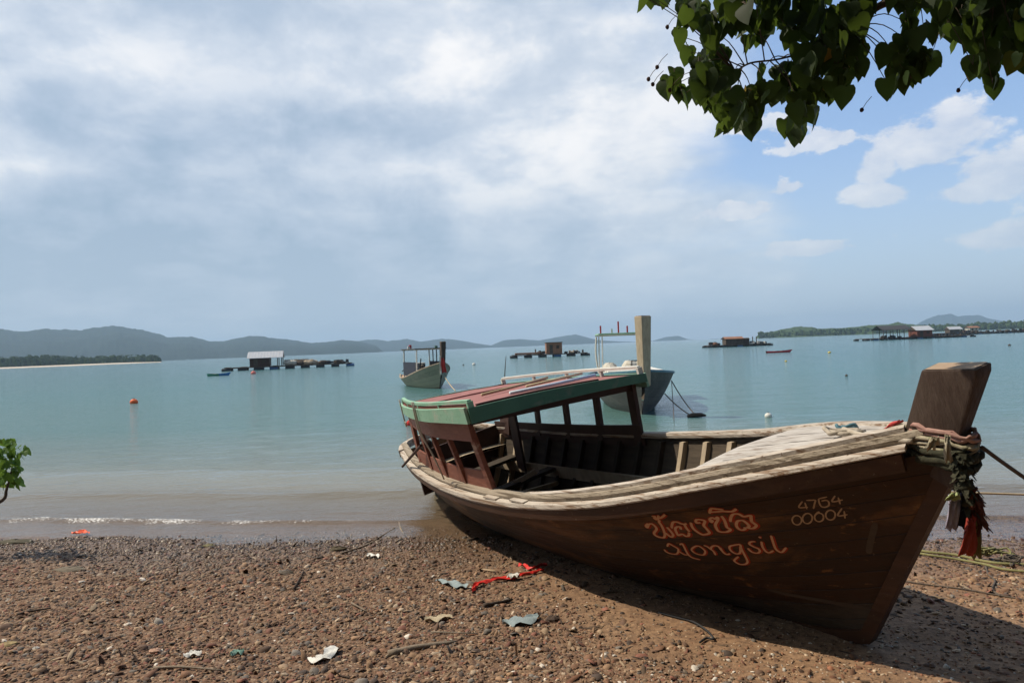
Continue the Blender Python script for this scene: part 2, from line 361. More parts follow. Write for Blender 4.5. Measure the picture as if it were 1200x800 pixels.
# ------------------------------------------------------------------ water
M_water, g, o = newmat('bay_water')
pos = g.n('ShaderNodeNewGeometry').outputs['Position']
s_ = g.n('ShaderNodeSeparateXYZ'); g.put(s_.inputs[0], pos)
sh_ = g.m('SUBTRACT', s_.outputs[1], g.m('SUBTRACT', 6.84, g.m('MULTIPLY', s_.outputs[0], .14)))
bodyc = g.ramp(g.mr(sh_, 0, 60), [(0., (.30, .22, .14)), (.03, (.24, .20, .14)), (.08, (.155, .185, .16)), (.18, (.08, .175, .168)), (.5, (.058, .165, .17)), (1., (.05, .15, .165))])
patch = g.noise(g.scale(pos, (.02, .05, 1)), 1., 4, .5)
bodyc = g.mix(g.mr(patch, .3, .7), bodyc, g.mix(.25, bodyc, (.10, .16, .16)))
dif = g.n('ShaderNodeBsdfDiffuse'); g.put(dif.inputs[0], bodyc)
tr = g.n('ShaderNodeBsdfTransparent')
mx = g.n('ShaderNodeMixShader'); g.put(mx.inputs[0], g.mr(sh_, 0, 3.6, .12, .98, smooth=True)); M_water.node_tree.links.new(tr.outputs[0], mx.inputs[1]); M_water.node_tree.links.new(dif.outputs[0], mx.inputs[2])
gl = g.n('ShaderNodeBsdfGlossy'); gl.inputs['Roughness'].default_value = .08; gl.inputs[0].default_value = (1, 1, 1, 1)
fr = g.n('ShaderNodeFresnel'); fr.inputs[0].default_value = 1.333
dis = g.n('ShaderNodeVectorMath', operation='DISTANCE'); g.put(dis.inputs[0], pos); dis.inputs[1].default_value = (0, 0, H)
w1 = g.noise(g.scale(g.v('ADD', pos, (0, 0, 0)), (.8, 2.6, 1)), 1.4, 5, .6, .3)
w2 = g.noise(g.scale(pos, (2., 5., 1)), 3.2, 4, .6, .2)
w3 = g.noise(g.scale(pos, (.15, .6, 1)), 1.1, 5, .65, .3)
hgt = g.m('ADD', g.m('ADD', g.m('MULTIPLY', w1, .060), g.m('MULTIPLY', w2, .022)), g.m('MULTIPLY', w3, .17))
calm = g.mr(sh_, 0., 5., .35, 1.)
bp = g.n('ShaderNodeBump'); g.put(bp.inputs['Strength'], g.m('MULTIPLY', calm, .85)); bp.inputs['Distance'].default_value = 1.; g.put(bp.inputs['Height'], hgt)
for q in (fr, gl, dif): g.put(q.inputs['Normal'], bp.outputs[0])
mg = g.n('ShaderNodeMixShader'); g.put(mg.inputs[0], g.m('MULTIPLY', fr.outputs[0], .93)); M_water.node_tree.links.new(mx.outputs[0], mg.inputs[1]); M_water.node_tree.links.new(gl.outputs[0], mg.inputs[2])
fo = g.n('ShaderNodeAttribute', attribute_name='foam')
fn = g.noise(g.scale(pos, (9, 16, 1)), 3.5, 5, .75, .4)
fn2 = g.noise(g.scale(pos, (1.6, 3, 1)), 1.3, 4, .6)
ff = g.mr(g.m('MULTIPLY', fo.outputs['Fac'], g.m('MULTIPLY', g.mr(fn, .44, .66), g.mr(fn2, .38, .6, .2, 1.25))), .26, .5, 0, .85)
fd = g.n('ShaderNodeBsdfDiffuse'); fd.inputs[0].default_value = (.8, .8, .78, 1)
mf = g.n('ShaderNodeMixShader'); g.put(mf.inputs[0], ff); M_water.node_tree.links.new(mg.outputs[0], mf.inputs[1]); M_water.node_tree.links.new(fd.outputs[0], mf.inputs[2])
M_water.node_tree.links.new(mf.outputs[0], o.inputs[0])
wx = axis(-9, 8, .05, 5950); wy = [6.0]
d = .03
while wy[-1] < 5950: wy.append(wy[-1]+d); d *= 1.0 if wy[-1] < 14 else 1.08
wy = np.array(wy); XX, YY = np.meshgrid(wx, wy); s = shore(XX, YY)
fade = np.exp(-np.maximum(0, np.abs(XX)-9)/4)*np.exp(-np.maximum(0, YY-14)/8)
def crest(s0, amp, width, xs):
    ss = s-(s0+.35*(vn(XX*.35+xs, XX*0, 1., 2)-.5)+.06*(vn(XX+xs, XX*0, 2.5, 2)-.5))
    return ss, amp*np.exp(-(ss/width)**2)*(.6+.8*vn(XX, YY*0+xs, .6, 2))
s1, c1 = crest(.85, .028, .09, 3.); s2, c2 = crest(2.3, .04, .22, 8.); s3, c3 = crest(4.2, .03, .4, 14.)
ZZ = (c1+c2+c3+.012*(vn(XX*.5, YY, 2.2, 3)-.5))*fade
leftf = 1/(1+np.exp((XX+2.1)*1.8))
foam = np.exp(-((s1+.03)/.10)**2)*(.35+.65*vn(XX, YY*0+2, 1.5, 3))*leftf*1.1
foam += .42*np.exp(-((s1-.12)/.22)**2)*leftf
foam += .33*np.exp(-(s/.06)**2)
tag(grid_mesh('sea', np.stack([XX.ravel(), YY.ravel(), ZZ.ravel()], 1), len(wx), len(wy), M_water, attr={'foam': np.clip(foam, 0, 1)*fade}), kind='structure')
# ------------------------------------------------------------------ far hills and shores
M_hill = mat('forested_hills', (.010, .024, .022), (.020, .036, .030), .95, .02, bump=0, c3=(.034, .042, .034), s3=(.6, .75), sc3=.01, spec=.05)
M_isle = mat('mangrove_green', (.028, .055, .02), (.055, .085, .03), .95, .09, bump=0, c3=(.025, .045, .02), s3=(.55, .65), sc3=.05, spec=.05)
M_sand = mat('far_white_sand', (.42, .37, .30), (.5, .44, .36), .9, .1, bump=0)
def ridge(name, prof, D, depth, mat, rough=.13, fade=.6, n=260, step=1.5):
    """hill range: skyline heights (pixel x, pixel y) turned into metres at distance D, a real heightfield with slopes"""
    xs = [p[0] for p in prof]; az = []; hh = []
    for px, py in prof:
        d = ray(px, py); az.append(math.atan2(d.x, d.y)); hh.append(H+D*d.z/math.hypot(d.x, d.y))
    A = np.linspace(az[0], az[-1], n); Hh = np.interp(A, az, hh); Hh = np.maximum(Hh, .5)
    r = np.linspace(0, 1, 22); RR, AA = np.meshgrid(D-depth*.5+depth*r, A); hs = Hh[:, None]*np.ones_like(r)[None]
    x = RR*np.sin(AA); y = RR*np.cos(AA)
    bell = np.where(r < .5, (r/.5)**.75, ((1-r)/.5)**.8)[None]
    k = 5./depth
    nz = vn(x+300, y+900, k, 5, .6)-.5
    z = hs*bell*(1+.45*nz*(1-np.abs(2*r-1))[None]**0*np.where(np.abs(2*r-1)[None] < .12, .12, 1.))+hs*rough*(vn(x, y, 60./depth, 4, .65)-.5)-1.0
    V = np.stack([x.ravel(), y.ravel(), z.ravel()], 1)
    o = grid_mesh(name, V, len(r), n, mat); return tag(o, kind='structure')
ridge('hills', [(-160, 392), (-60, 388), (0, 384.5), (21, 388), (52, 385), (84, 385.5), (112, 383), (135, 379), (164, 384), (185, 390), (196, 394), (224, 393), (245, 398.5), (262, 399), (280, 395), (301, 392), (322, 396), (336, 396.4), (364, 401), (381, 400), (402, 397.5), (420, 399), (440, 404), (450, 412)], 2600, 1500, M_hill, n=420)
ridge('hills', [(395, 412), (410, 402), (425, 398), (440, 397), (455, 399), (476, 396.6), (494, 399.6), (518, 396), (536, 397.8), (560, 402), (576, 404.4), (590, 406.5)], 3600, 1200, M_hill)
ridge('hills', [(565, 407), (576, 404), (590, 398), (608, 396.6), (632, 398.4), (656, 393.6), (674, 391), (684, 393.6), (700, 398), (722, 399.5), (745, 400.2), (760, 400.5)], 3900, 1100, M_hill)
ridge('hills', [(745, 400.6), (765, 399), (780, 394.5), (795, 393), (806, 397), (818, 398), (835, 396.6), (860, 395.2)], 4300, 800, M_hill)
ridge('hills', [(1060, 388), (1080, 376), (1090, 371.5), (1100, 368.5), (1115, 367), (1122, 370), (1132, 369), (1148, 368.5), (1160, 373), (1190, 378), (1260, 380)], 4800, 900, M_hill)
ridge('island', [(886, 394), (889, 390.5), (906, 387.5), (920, 384), (934, 381.8), (951, 381.5), (958, 384), (990, 383), (1018, 380.5), (1039, 379), (1053, 376.5), (1070, 379), (1095, 380.5), (1130, 380.5), (1200, 379), (1280, 378)], 1050, 260, M_isle, rough=.25, n=500)
# leafy crowns standing over island and shore (uncountable far woods)
def woods(name, label, D0, D1, pxs, hfun, cnt, mat, rad, kindpalm=0):
    mb = MB()
    for i in range(cnt):
        px = random.uniform(*pxs); D = random.uniform(D0, D1); d = ray(px, 400); a = math.atan2(d.x, d.y)
        x, y = D*math.sin(a), D*math.cos(a); hgt = hfun(px)*random.uniform(.7, 1.12); r = rad*random.uniform(.6, 1.4)
        if random.random() < kindpalm:
            mb.tube([(x, y, 0), (x+r*.2, y, hgt*1.1)], [.35, .2], 5)
            for k in range(7):
                t = k*.9+random.random(); q = Vector((math.cos(t), math.sin(t), 0))*r*1.1
                c = Vector((x+r*.2, y, hgt*1.1)); mb.add([c, c+q*.6+Vector((.25*r, 0, r*.25)), c+q+Vector((0, 0, -r*.3)), c+q*.6+Vector((-.25*r, .1*r, r*.2))], [(0, 1, 2, 3)])
        else:
            mb.ball((x, y, hgt-r*.8), r, (1, 1, random.uniform(.8, 1.3)), 7, 5, .55)
            mb.ball((x+r*.3, y, hgt*.45), r*1.1, (1, 1, 1.1), 6, 4, .5)
    return tag(mb.build(name, mat), label, 'trees', kind='stuff')
M_leaf_far = mat('far_tree_green', (.022, .045, .018), (.05, .08, .028), .95, .12, bump=0, spec=.05)
woods('shore_woods', 'dark low wood along the white sand spit at far left', 640, 720, (-30, 186), lambda px: random.uniform(3.2, 7.6)+1.2*math.sin(px*.04)-(max(0, px-130)/56)*3, 1100, M_leaf_far, 1.5, .3)
woods('island_woods', 'mangrove wood covering the low green island at right', 930, 1010, (890, 1230), lambda px: random.uniform(4, 8), 900, M_isle, 2.0)
mb = MB()   # the sand spit
pts = [(x, 428) for x in (-60, 0, 40, 90, 140, 184)]
vs = []; n = 40
for i in range(n+1):
    px = -60+i*(188+60)/n; d = ray(px, 400); a = math.atan2(d.x, d.y); w = 1-.75*max(0, (px-140)/48)
    for D, z in ((590-6*math.sin(px*.03), -.2), (600, .5*w), (622, .9*w), (740, .8), (780, -.5)): vs.append((D*math.sin(a), D*math.cos(a), z))
mb.add(vs, [(i*5+k, i*5+k+1, (i+1)*5+k+1, (i+1)*5+k) for i in range(n) for k in range(4)])
tag(mb.build('sand_spit', M_sand), kind='structure')
# ------------------------------------------------------------------ haze
M_haze, g, o = newmat('sea_haze')
pv = g.n('ShaderNodeVolumePrincipled'); pv.inputs['Color'].default_value = (.52, .75, 1, 1); pv.inputs['Density'].default_value = .00023; pv.inputs['Anisotropy'].default_value = .1
M_haze.node_tree.links.new(pv.outputs[0], o.inputs['Volume'])
tag(MB().box((0, 0, 84), (13000, 13000, 176)).build('haze', M_haze), kind='stuff')
# ------------------------------------------------------------------ hull builder (x forward, y to the left, z up)
def cr(v, t):
    n = len(v); x = t*(n-1); k = min(max(int(x), 0), n-2); u = x-k
    q = [2*v[0]-v[1]]+list(v)+[2*v[-1]-v[-2]]; p0, p1, p2, p3 = q[k:k+4]
    return .5*((2*p1)+(p2-p0)*u+(2*p0-5*p1+4*p2-p3)*u*u+(3*p1-p0-3*p2+p3)*u**3)
class Hull:
    def __init__(s, L, w, sh, rake=.755, keelup=.12, a0=.5, rub=.05):
        s.L = L; s.w = w; s.s = sh; s.rake = rake; s.ku = keelup; s.a0 = a0; s.rub = rub
    def W(s, u): return max(cr(s.w, u)-s.rub, .02)
    def Sh(s, u): return cr(s.s, u)
    def K(s, u): return s.ku*max(0, 1-u/.3)**2+.085*max(0, (u-.86)/.14)**1.8
    def p(s, u, t, side, off=0.):
        a = s.a0+.42*max(0, (u-.6)/.4)**1.6; k = s.K(u)
        w = s.W(u); k2 = k+off*.9; z = k2+(s.Sh(u)-k2)*t; tt = (z-k)/(s.Sh(u)-k)
        y = max(w*max(tt, 0)**a*(1 if u < .999 else 1)-off*(1 if t > .02 else 0), .0 if t < .02 else .008)
        x = u*s.L-(1-tt)*s.rake*max(0, (u-.4)/.6)**3
        if t < .02: y = 0
        return Vector((x, side*y, z))
    def skin(s, off=0., nu=60, ntt=16, u1=1.):
        mb = MB(); ts = [(i/ntt)**1.25 for i in range(ntt+1)]; mb.at = []
        for side in (-1, 1):
            vs = [s.p(i/nu*u1, t, side, off) for i in range(nu+1) for t in ts]
            m_ = ntt+1
            fs = [(i*m_+k, (i+1)*m_+k, (i+1)*m_+k+1, i*m_+k+1) for i in range(nu) for k in range(ntt)]
            mb.add(vs, fs); mb.at += [t for i in range(nu+1) for t in ts]
        return mb
    def edge(s, u, side, dy=0., dz=0.):
        p = s.p(u, 1, side); e = .002; q = s.p(min(u+e, 1), 1, side)-s.p(max(u-e, 0), 1, side); q.z = 0; q.normalize()
        nrm = Vector((-q.y, q.x, 0))*side
        return p+nrm*dy+Vector((0, 0, dz))
def rail(h, side, prof, u0, u1, n=60, dzf=None):
    """sweep a profile [(outwards, up)] along the sheer"""
    pts, sv, uv = [], [], []
    for i in range(n+1):
        u = u0+(u1-u0)*i/n; p = h.edge(u, side); q = h.edge(u, side, 1.)-p
        pts.append(p+Vector((0, 0, dzf(u) if dzf else 0))); sv.append(q); uv.append(Vector((0, 0, 1)))
    return MB().sweep(pts, prof, sv, uv)
# ------------------------------------------------------------------ the beached long boat
A_ = dict(O=(-0.8355, 9.2833, -0.1963), yaw=-1.1123, trim=.0644, heel=.2355)
fx = Vector((math.cos(A_['yaw']), math.sin(A_['yaw']), 0)); Av = fx*math.cos(A_['trim'])+Vector((0, 0, math.sin(A_['trim'])))
L0 = Vector((-math.sin(A_['yaw']), math.cos(A_['yaw']), 0)); Z0 = Av.cross(L0)
Yv = L0*math.cos(A_['heel'])+Z0*math.sin(A_['heel']); Zv = Z0*math.cos(A_['heel'])-L0*math.sin(A_['heel'])
BM = Matrix((Av, Yv, Zv)).transposed().to_4x4(); BM.translation = Vector(A_['O'])
boat = empty('longtail_boat', label='large beached wooden boat with red roof and faded brown hull in the foreground', cat='boat')
boat.matrix_world = BM; BI = BM.inverted()
def W2(p): return BM @ Vector(p)
HW = [.5167, .716, .8319, .8835, .8743, .768, .5033, .0429+.03]; HS = [.9325, .8506, .8032, .7921, .8248, .9055, 1.0488, 1.1769]
h = Hull(6.8979, HW, HS)
LB = h.L
sk = h.skin()
OUT = BVHTree.FromPolygons([Vector(v) for v in sk.v], sk.f)
hull_o = sk.build('hull', MT['hullside'], boat, smooth=True)
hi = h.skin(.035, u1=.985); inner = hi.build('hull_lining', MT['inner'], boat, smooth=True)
# transom
mb = MB(); ts = [(i/16)**1.25 for i in range(17)]
ring = [h.p(0, t, -1) for t in ts][::-1]+[h.p(0, t, 1) for t in ts[1:]]
mb.add(ring+[v+Vector((.05, 0, 0)) for v in ring], [tuple(range(len(ring))), tuple(range(len(ring), 2*len(ring)))[::-1]])
mb.build('transom', MT['hull'], boat)
mb = MB()   # keel and stem timber
kp = [Vector((u*LB-h.rake*max(0, (u-.4)/.6)**3, 0, h.K(u))) for u in [i/30 for i in range(31)]]
kp += [h.p(1., t, 1)*1. for t in (.15, .3, .45, .6, .75, .9, 1.)]
for q in kp: q.y = 0
mb.sweep(kp, [(-.03, -.045), (.03, -.045), (.035, .03), (-.035, .03)], [Vector((0, 1, 0))]*len(kp), [Vector((0, 0, 1)) if i < 28 else Vector((-.72, 0, .7)) * -1 if False else Vector((-.45, 0, .9)) for i in range(len(kp))])
mb.build('keel', MT['hull'], boat)
for side, dz in ((-1, 0.), (1, -.04)):
    f = (lambda u, dz=dz: dz*min(1, u*3)*min(1, (1-u)*4))
    rb_ = rail(h, side, [(-.004, .010), (.05, .010), (.055, .025), (.048, .056), (-.004, .062)], -.005, .975, 70, f)
    for i in range(71):            # the rail gets slimmer towards the bow
        q_ = 1-.55*max(0, (i/70-.5)/.5); t5 = rb_.v[i*5+4][2]
        for k in range(5): x_, y_, z_ = rb_.v[i*5+k]; rb_.v[i*5+k] = (x_, y_, t5-(t5-z_)*q_)
    rb_.build('rub_rail', MT['rail'], boat)
    rail(h, side, [(-.075, .064), (-.008, .064), (-.004, .085), (-.015, .105), (-.07, .108), (-.078, .085)], .0, .985, 70, f).build('gunwale', MT['rail2'] if side < 0 else MT['rail'], boat)
    rail(h, side, [(-.002, -.06), (.040, -.055), (.044, .03), (-.002, .03)], .0, .972, 60, f).build('wale', MT['hull'], boat)
# second raised plank along the foredeck edge
rail(h, -1, [(-.075, .085), (-.03, .085), (-.03, .128), (-.07, .132)], .56, .975, 30, lambda u: -.03*max(0, 1-(u-.56)/.15)).build('deck_edge_plank', MT['rail'], boat)
mb = MB()   # transom rail, rounded corners
pp = catmull([h.edge(.03, -1, .02, .03), h.edge(.0, -1, .0, .035)+Vector((-.06, .05, 0)), Vector((-.13, -.28, .99)), Vector((-.15, 0, 1.0)), Vector((-.13, .28, .98)), h.edge(.0, 1, .0, .0)+Vector((-.06, -.05, 0)), h.edge(.03, 1, .02, 0)], 6)
mb.sweep(pp, [(-.045, -.04), (.045, -.04), (.045, .045), (-.045, .05)], [Vector((-(pp[min(i+1, len(pp)-1)]-pp[max(i-1, 0)]).y, (pp[min(i+1, len(pp)-1)]-pp[max(i-1, 0)]).x, 0)).normalized() for i in range(len(pp))], [Vector((0, 0, 1))]*len(pp))
mb.build('stern_rail', MT['rail'], boat)
# stern deck
def deck(name, u0fn, u1, z0, mat, n=20, thick=.03, camber=.03, inset=.03):
    mb = MB(); vs = []; M_ = 17
    for i in range(n+1):
        for k in range(M_):
            c = -1+2*k/(M_-1); ua = u0fn(c); u = ua+(u1-ua)*i/n; e = h.edge(u, 1 if c >= 0 else -1, -inset, z0)
            w = abs(e.y); z = h.Sh(u)+z0+camber*(1-c*c)*w
            z += -.04*max(0, c)*min(1, (1-u)*4)
            vs.append((e.x, c*w, z))
    m_ = (n+1)*M_; vs += [(a, b_, c_-thick) for a, b_, c_ in vs]
    fs = [(i*M_+k, (i+1)*M_+k, (i+1)*M_+k+1, i*M_+k+1) for i in range(n) for k in range(M_-1)]
    fs += [tuple(m_+q for q in f[::-1]) for f in fs]
    fs += [(k, k+1, m_+k+1, m_+k) for k in range(M_-1)]
    mb.add(vs, fs); return mb.build(name, mat, boat)
fd_ = lambda c: .70+.085*(c+1)/2-.035*(1-c*c)*-1 - .0
fore = deck('foredeck', lambda c: .806+.004*(c+1)-.006*(1-c*c), .975, .095, MT['deck'])
def decksurf(x, y, lift=.004):
    o_ = Vector((x, y, 3)); return Vector((x, y, DT.ray_cast(o_, Vector((0, 0, -1)))[0].z+lift))
DT = BVHTree.FromPolygons([v.co.copy() for v in fore.data.vertices], [tuple(p.vertices) for p in fore.data.polygons])
for y0 in (-.30, -.06, .2):      # seams between the deck boards
    pts = []
    for i in range(16):
        u = .825+.135*i/15; x = u*LB; w = h.W(u); y = y0*w/.6+.006*math.sin(i*1.7+y0*9)
        hit = DT.ray_cast(Vector((x, y, 3)), Vector((0, 0, -1)))
        if hit[0]: pts.append(hit[0]+Vector((0, 0, .002)))
    if len(pts) > 3:
        wv = [.0008+.0028*abs(math.sin(q*.9+y0*5)) for q in range(len(pts))]
        mb = MB(); vs = []
        for p, w_ in zip(pts, wv): vs += [p+Vector((0, -w_, 0)), p+Vector((0, w_, 0))]
        mb.add(vs, [(2*i, 2*i+2, 2*i+3, 2*i+1) for i in range(len(pts)-1)]); mb.build('deck_seam', MT['crack'], boat)
deck('stern_deck', lambda c: .0, .13, -.10, MT['rib'], 6)
# ribs, stringers, thwarts, boards
for i in range(19):
    u = .075+i*.047
    if u > .93: continue
    for side in (-1, 1):
        mb = MB(); pts = []; T_ = [.03, .08, .15, .25, .38, .52, .68, .84, .985]
        for t in T_:
            p = h.p(u, t, side, .06); pts.append(p)
        mb.sweep(pts, [(-.024, -.028), (.024, -.028), (.024, .028), (-.024, .028)], [Vector((1, 0, 0))]*9, [Vector((0, -side*math.sin(.35+1.1*t), math.cos(.35+1.1*t))) for t in T_])
        mb.build('rib', MT['rib'] if (u > .56 or u < .2) else MT['shaderib'], boat)  # ribs under the roof take the wood darkened for shade
for side in (-1, 1):
    for tt, n_ in ((.55, 'stringer'), (.80, 'stringer')):
        if tt == .80: continue
        pts = [h.p(.06+.86*i/40, tt, side, .105) for i in range(41)]
        MB().sweep(pts, [(-.014, -.06), (.014, -.06), (.014, .06), (-.014, .06)], [Vector((0, 1, 0))]*41, [Vector((0, 0, 1))]*41).build(n_, MT['rib'], boat)
for u, z, wd in ((.17, .60, .22), (.30, .52, .16), (.60, .50, .18), (.70, .55, .14)):
    y = h.W(u)*((z/h.Sh(u))**.5)-.06
    MB().box((u*LB, 0, z), (wd, 2*y, .035)).build('thwart', MT['rib'] if u > .5 else MT['shaderib'], boat)
for k, y in enumerate((-.27, -.09, .09, .27)):
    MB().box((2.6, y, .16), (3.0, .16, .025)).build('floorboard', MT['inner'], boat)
MB().bar((1.5, -.35, .3), (2.3, .2, .62), .06, .05).build('loose_plank', MT['rib'], boat)
MB().bar((4.45, -.15, .35), (5.0, .12, .62), .035, .035).build('rusty_brace', MT['iron'], boat)
for x, y, a, l_ in ((1.9, .25, .6, .7), (1.55, -.1, -.5, .6), (2.2, -.25, .9, .5), (1.3, .2, 1.2, .5)):
    d_ = Vector((math.cos(a), math.sin(a), .12))*l_/2; c_ = Vector((x, y, .34))
    MB().bar(c_-d_, c_+d_, .05, .04).build('loose_plank', MT['rib'], boat)
MB().tube(catmull([(4.9, .55, .34), (4.75, .5, .36), (4.6, .4, .4)], 4), .03, 8).build('rolled_rag', MT['rib'], boat)
# prow post
pr = [(6.63, 1.12), (6.70, 1.27), (6.855, 1.542), (7.085, 1.532), (7.078, 1.495), (6.935, 1.235), (6.925, 1.10), (6.85, .98)]
def extr(mb, prof, t_, t2=None, mi=0):
    n = len(prof); vs = []
    for sgn in (-1, 1):
        for x, z in prof:
            tt = t_+(0 if t2 is None else (t2-t_)*min(1, max(0, (z-1.15)/.4))); vs.append((x, sgn*tt, z))
    return mb.add(vs, [tuple(range(n))[::-1], tuple(range(n, 2*n))]+[(i, (i+1) % n, n+(i+1) % n, n+i) for i in range(n)], mi)
pp_ = extr(MB(), pr, .045, .062).build('prow_post', MT['post'], boat, bevel=.012); smooth_by_angle(pp_, 30)
MB().add([(6.868, -.052, 1.5435), (7.073, -.052, 1.5347), (7.073, .052, 1.5347), (6.868, .052, 1.5435)], [(0, 1, 2, 3)]).build('prow_end_grain', MT['posttop'], boat)
# ---- cabin
def rz(x, y):
    t = max(0, min(1, (x-1.0)/2.75)); a = 1.600+.04*t; b_ = 1.435-.05*t
    return (a+b_)/2-(a-b_)/2*(y/.92)
def _r0(x, y): return 0         # roof height, slopes down to the far side
x0, x1 = 1.0, 3.76
def rhalf(x, side): # half width narrows aft
    t = max(0, (2.9-x)/1.9)
    return .93-(.33 if side < 0 else .18)*t**1.6
mb = MB(); vs = []; nx, ny = 14, 10
for i in range(nx+1):
    x = x0+(x1-x0)*i/nx
    for k in range(ny+1):
        c = -1+2*k/ny; xx = x+(-.1*(c+1)/2 if i == nx else 0)*0
        vs.append((x-.11*(c+1)*(i/nx), c*rhalf(x, c), rz(x, c*.92)+.02*(1-c*c)))
m_ = len(vs); vs += [(a, b_, c_-.02) for a, b_, c_ in vs]
fs = [(i*(ny+1)+k, (i+1)*(ny+1)+k, (i+1)*(ny+1)+k+1, i*(ny+1)+k+1) for i in range(nx) for k in range(ny)]
fs += [tuple(m_+q for q in f[::-1]) for f in fs]
roof = mb.add(vs, fs).build('roof', MT['roofred'], boat)
RT = BVHTree.FromPolygons([v.co.copy() for v in roof.data.vertices], [tuple(p.vertices) for p in roof.data.polygons])
def on_roof(x, y, l_=0.):
    hit = RT.ray_cast(Vector((x, y, 4)), Vector((0, 0, -1)))[0]; return Vector((x, y, (hit.z if hit else rz(x, y))+l_))
def fascia(pts, outw, mat, hgt=.155, name='fascia', top=.035):
    n = len(pts); mb = MB(); hs = hgt if isinstance(hgt, list) else [hgt]*n; vs = []
    for p, o_, q in zip(pts, outw, hs):
        for a, b_ in ((.002, -q+top), (.028, -q+top), (.028, top), (.002, top)): vs.append(p+o_*a+Vector((0, 0, b_)))
    mb.add(vs, [(i*4+k, i*4+(k+1) % 4, (i+1)*4+(k+1) % 4, (i+1)*4+k) for i in range(n-1) for k in range(4)]+[(0, 1, 2, 3), (n*4-1, n*4-2, n*4-3, n*4-4)]); return mb.build(name, mat, boat)
def redge(side, n=16):
    return [Vector((x0+(x1-x0)*i/n-(.22*(i/n) if side > 0 else 0), side*rhalf(x0+(x1-x0)*i/n, side), rz(x0+(x1-x0)*i/n, side*.92))) for i in range(n+1)]
for side in (-1, 1):
    fascia(redge(side), [Vector((0, side, 0))]*17, MT['mint'], [.085+.045*i/16 for i in range(17)], top=.022 if side < 0 else .01)
fe = [Vector((x1-.22*k/10, -.93+1.86*k/10, rz(x1, -.92+1.84*k/10)+.02*(1-(-1+2*k/10)**2))) for k in range(11)]
fascia([p-Vector((0, 0, .0)) for p in fe], [Vector((1, 0, 0))]*11, MT['green'], [.125-.045*k/10 for k in range(11)], top=.012)  # front edge painted darker than the sides to carry its shade
fa = [Vector((x0, -.6+1.35*k/10, rz(x0, -.92+1.84*k/10)+.02*(1-(-1+2*k/10)**2))) for k in range(11)]
fascia(fa, [Vector((-1, 0, 0))]*11, MT['mint'], .12, top=.004)
# near and far handrails standing on the roof edges
for side, mt_ in ((-1, MT['mint']), (1, MT['white'])):
    e = redge(side); pts = [p+Vector((0, -side*.035, .058 if side < 0 else .08)) for p in e]
    rr_ = MB().sweep(pts, [(-.018, -.012), (.018, -.012), (.018, .014), (-.018, .014)], [Vector((0, 1, 0))]*17, [Vector((0, 0, 1))]*17).build('roof_rail', mt_, boat)
    for i in (0, 4, 8, 12, 16):
        p = e[i]+Vector((0, -side*.035, 0)); MB().bar(p-Vector((0, 0, .0)), p+Vector((0, 0, .058 if side < 0 else .08)), .05 if i in (0, 16) else .03, .03).build('post', mt_, rr_)
p = redge(-1); mb = MB().sweep([q+Vector((0, .035, .045)) for q in [w_-Vector((0, 0, .02)) for w_ in p]], [(-.012, -.01), (.012, -.01), (.012, .01), (-.012, .01)], [Vector((0, 1, 0))]*17, [Vector((0, 0, 1))]*17); mb.build('roof_rail', MT['redbrown'], boat)
# raised seam strip on the roof
pts = [on_roof(3.60-.12*i/8, -.78+1.25*i/8, .008) for i in range(9)]
MB().sweep(pts, [(-.016, -.01), (.016, -.01), (.016, .012), (-.016, .012)], [Vector((1, 0, 0))]*9, [Vector((0, 0, 1))]*9).build('roof_seam', MT['dkbrown'], boat)
pts = [on_roof(2.0, -.7+1.4*i/8, .006) for i in range(9)]
MB().sweep(pts, [(-.02, -.01), (.02, -.01), (.02, .008), (-.02, .008)], [Vector((1, 0, 0))]*9, [Vector((0, 0, 1))]*9).build('roof_seam', MT['roofred'], boat)
def eg(x, side, dy, dz): return h.edge(x/LB, side, dy, dz)
def wall(xa, xb, side, hgt, name, mt_, n=14, cut=0):
    pts, vs = [], []
    mb = MB()
    for i in range(n+1):
        x = xa+(xb-xa)*i/n; p = eg(x, side, -.055, .108 - (.04 if side > 0 else 0)); hh = hgt; p = p-Vector((0, 0, .12 if side > 0 else 0)); hh = hgt+(.12 if side > 0 else 0)
        vs += [p, p+Vector((0, side*-.02, 0)), p+Vector((0, side*-.02, hh)), p+Vector((0, 0, hh))]
    fs = [(i*4+k, i*4+(k+1) % 4, (i+1)*4+(k+1) % 4, (i+1)*4+k) for i in range(n) for k in range(4)]+[(0, 1, 2, 3), (n*4+3, n*4+2, n*4+1, n*4)]
    return mb.add(vs, fs).build(name, mt_, boat)
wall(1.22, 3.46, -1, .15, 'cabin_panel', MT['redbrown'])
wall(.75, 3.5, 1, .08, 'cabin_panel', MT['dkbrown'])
mb = MB().box((.76, .0, .72), (.03, 1.15, .5)); mb.build('stern_bulkhead', MT['dkbrown'], boat)
# header board under the near eave
mb = MB(); vs = []
for i in range(15):
    x = 1.1+(3.58-1.1)*i/14; p = Vector((x, -rhalf(x, -1)+.04, rz(3, -.92)-.12)); vs += [p, p+Vector((0, .02, 0)), p+Vector((0, .02, -.15)), p+Vector((0, 0, -.15))]
mb.add(vs, [(i*4+k, i*4+(k+1) % 4, (i+1)*4+(k+1) % 4, (i+1)*4+k) for i in range(14) for k in range(4)]+[(0, 1, 2, 3), (59, 58, 57, 56)]).build('header_board', MT['redbrown'], boat)
for xb_, xt, w_ in ((1.24, 1.22, .07), (1.78, 1.80, .045), (2.32, 2.38, .045), (2.84, 2.92, .045), (3.42, 3.52, .085)):
    a = eg(xb_, -1, -.065, .11); b_ = Vector((xt, -rhalf(xt, -1)+.06, rz(3, -.92)-.02))
    MB().bar(a, b_, .04, w_, up=(1, 0, 0)).build('pillar', MT['redbrown'], boat)
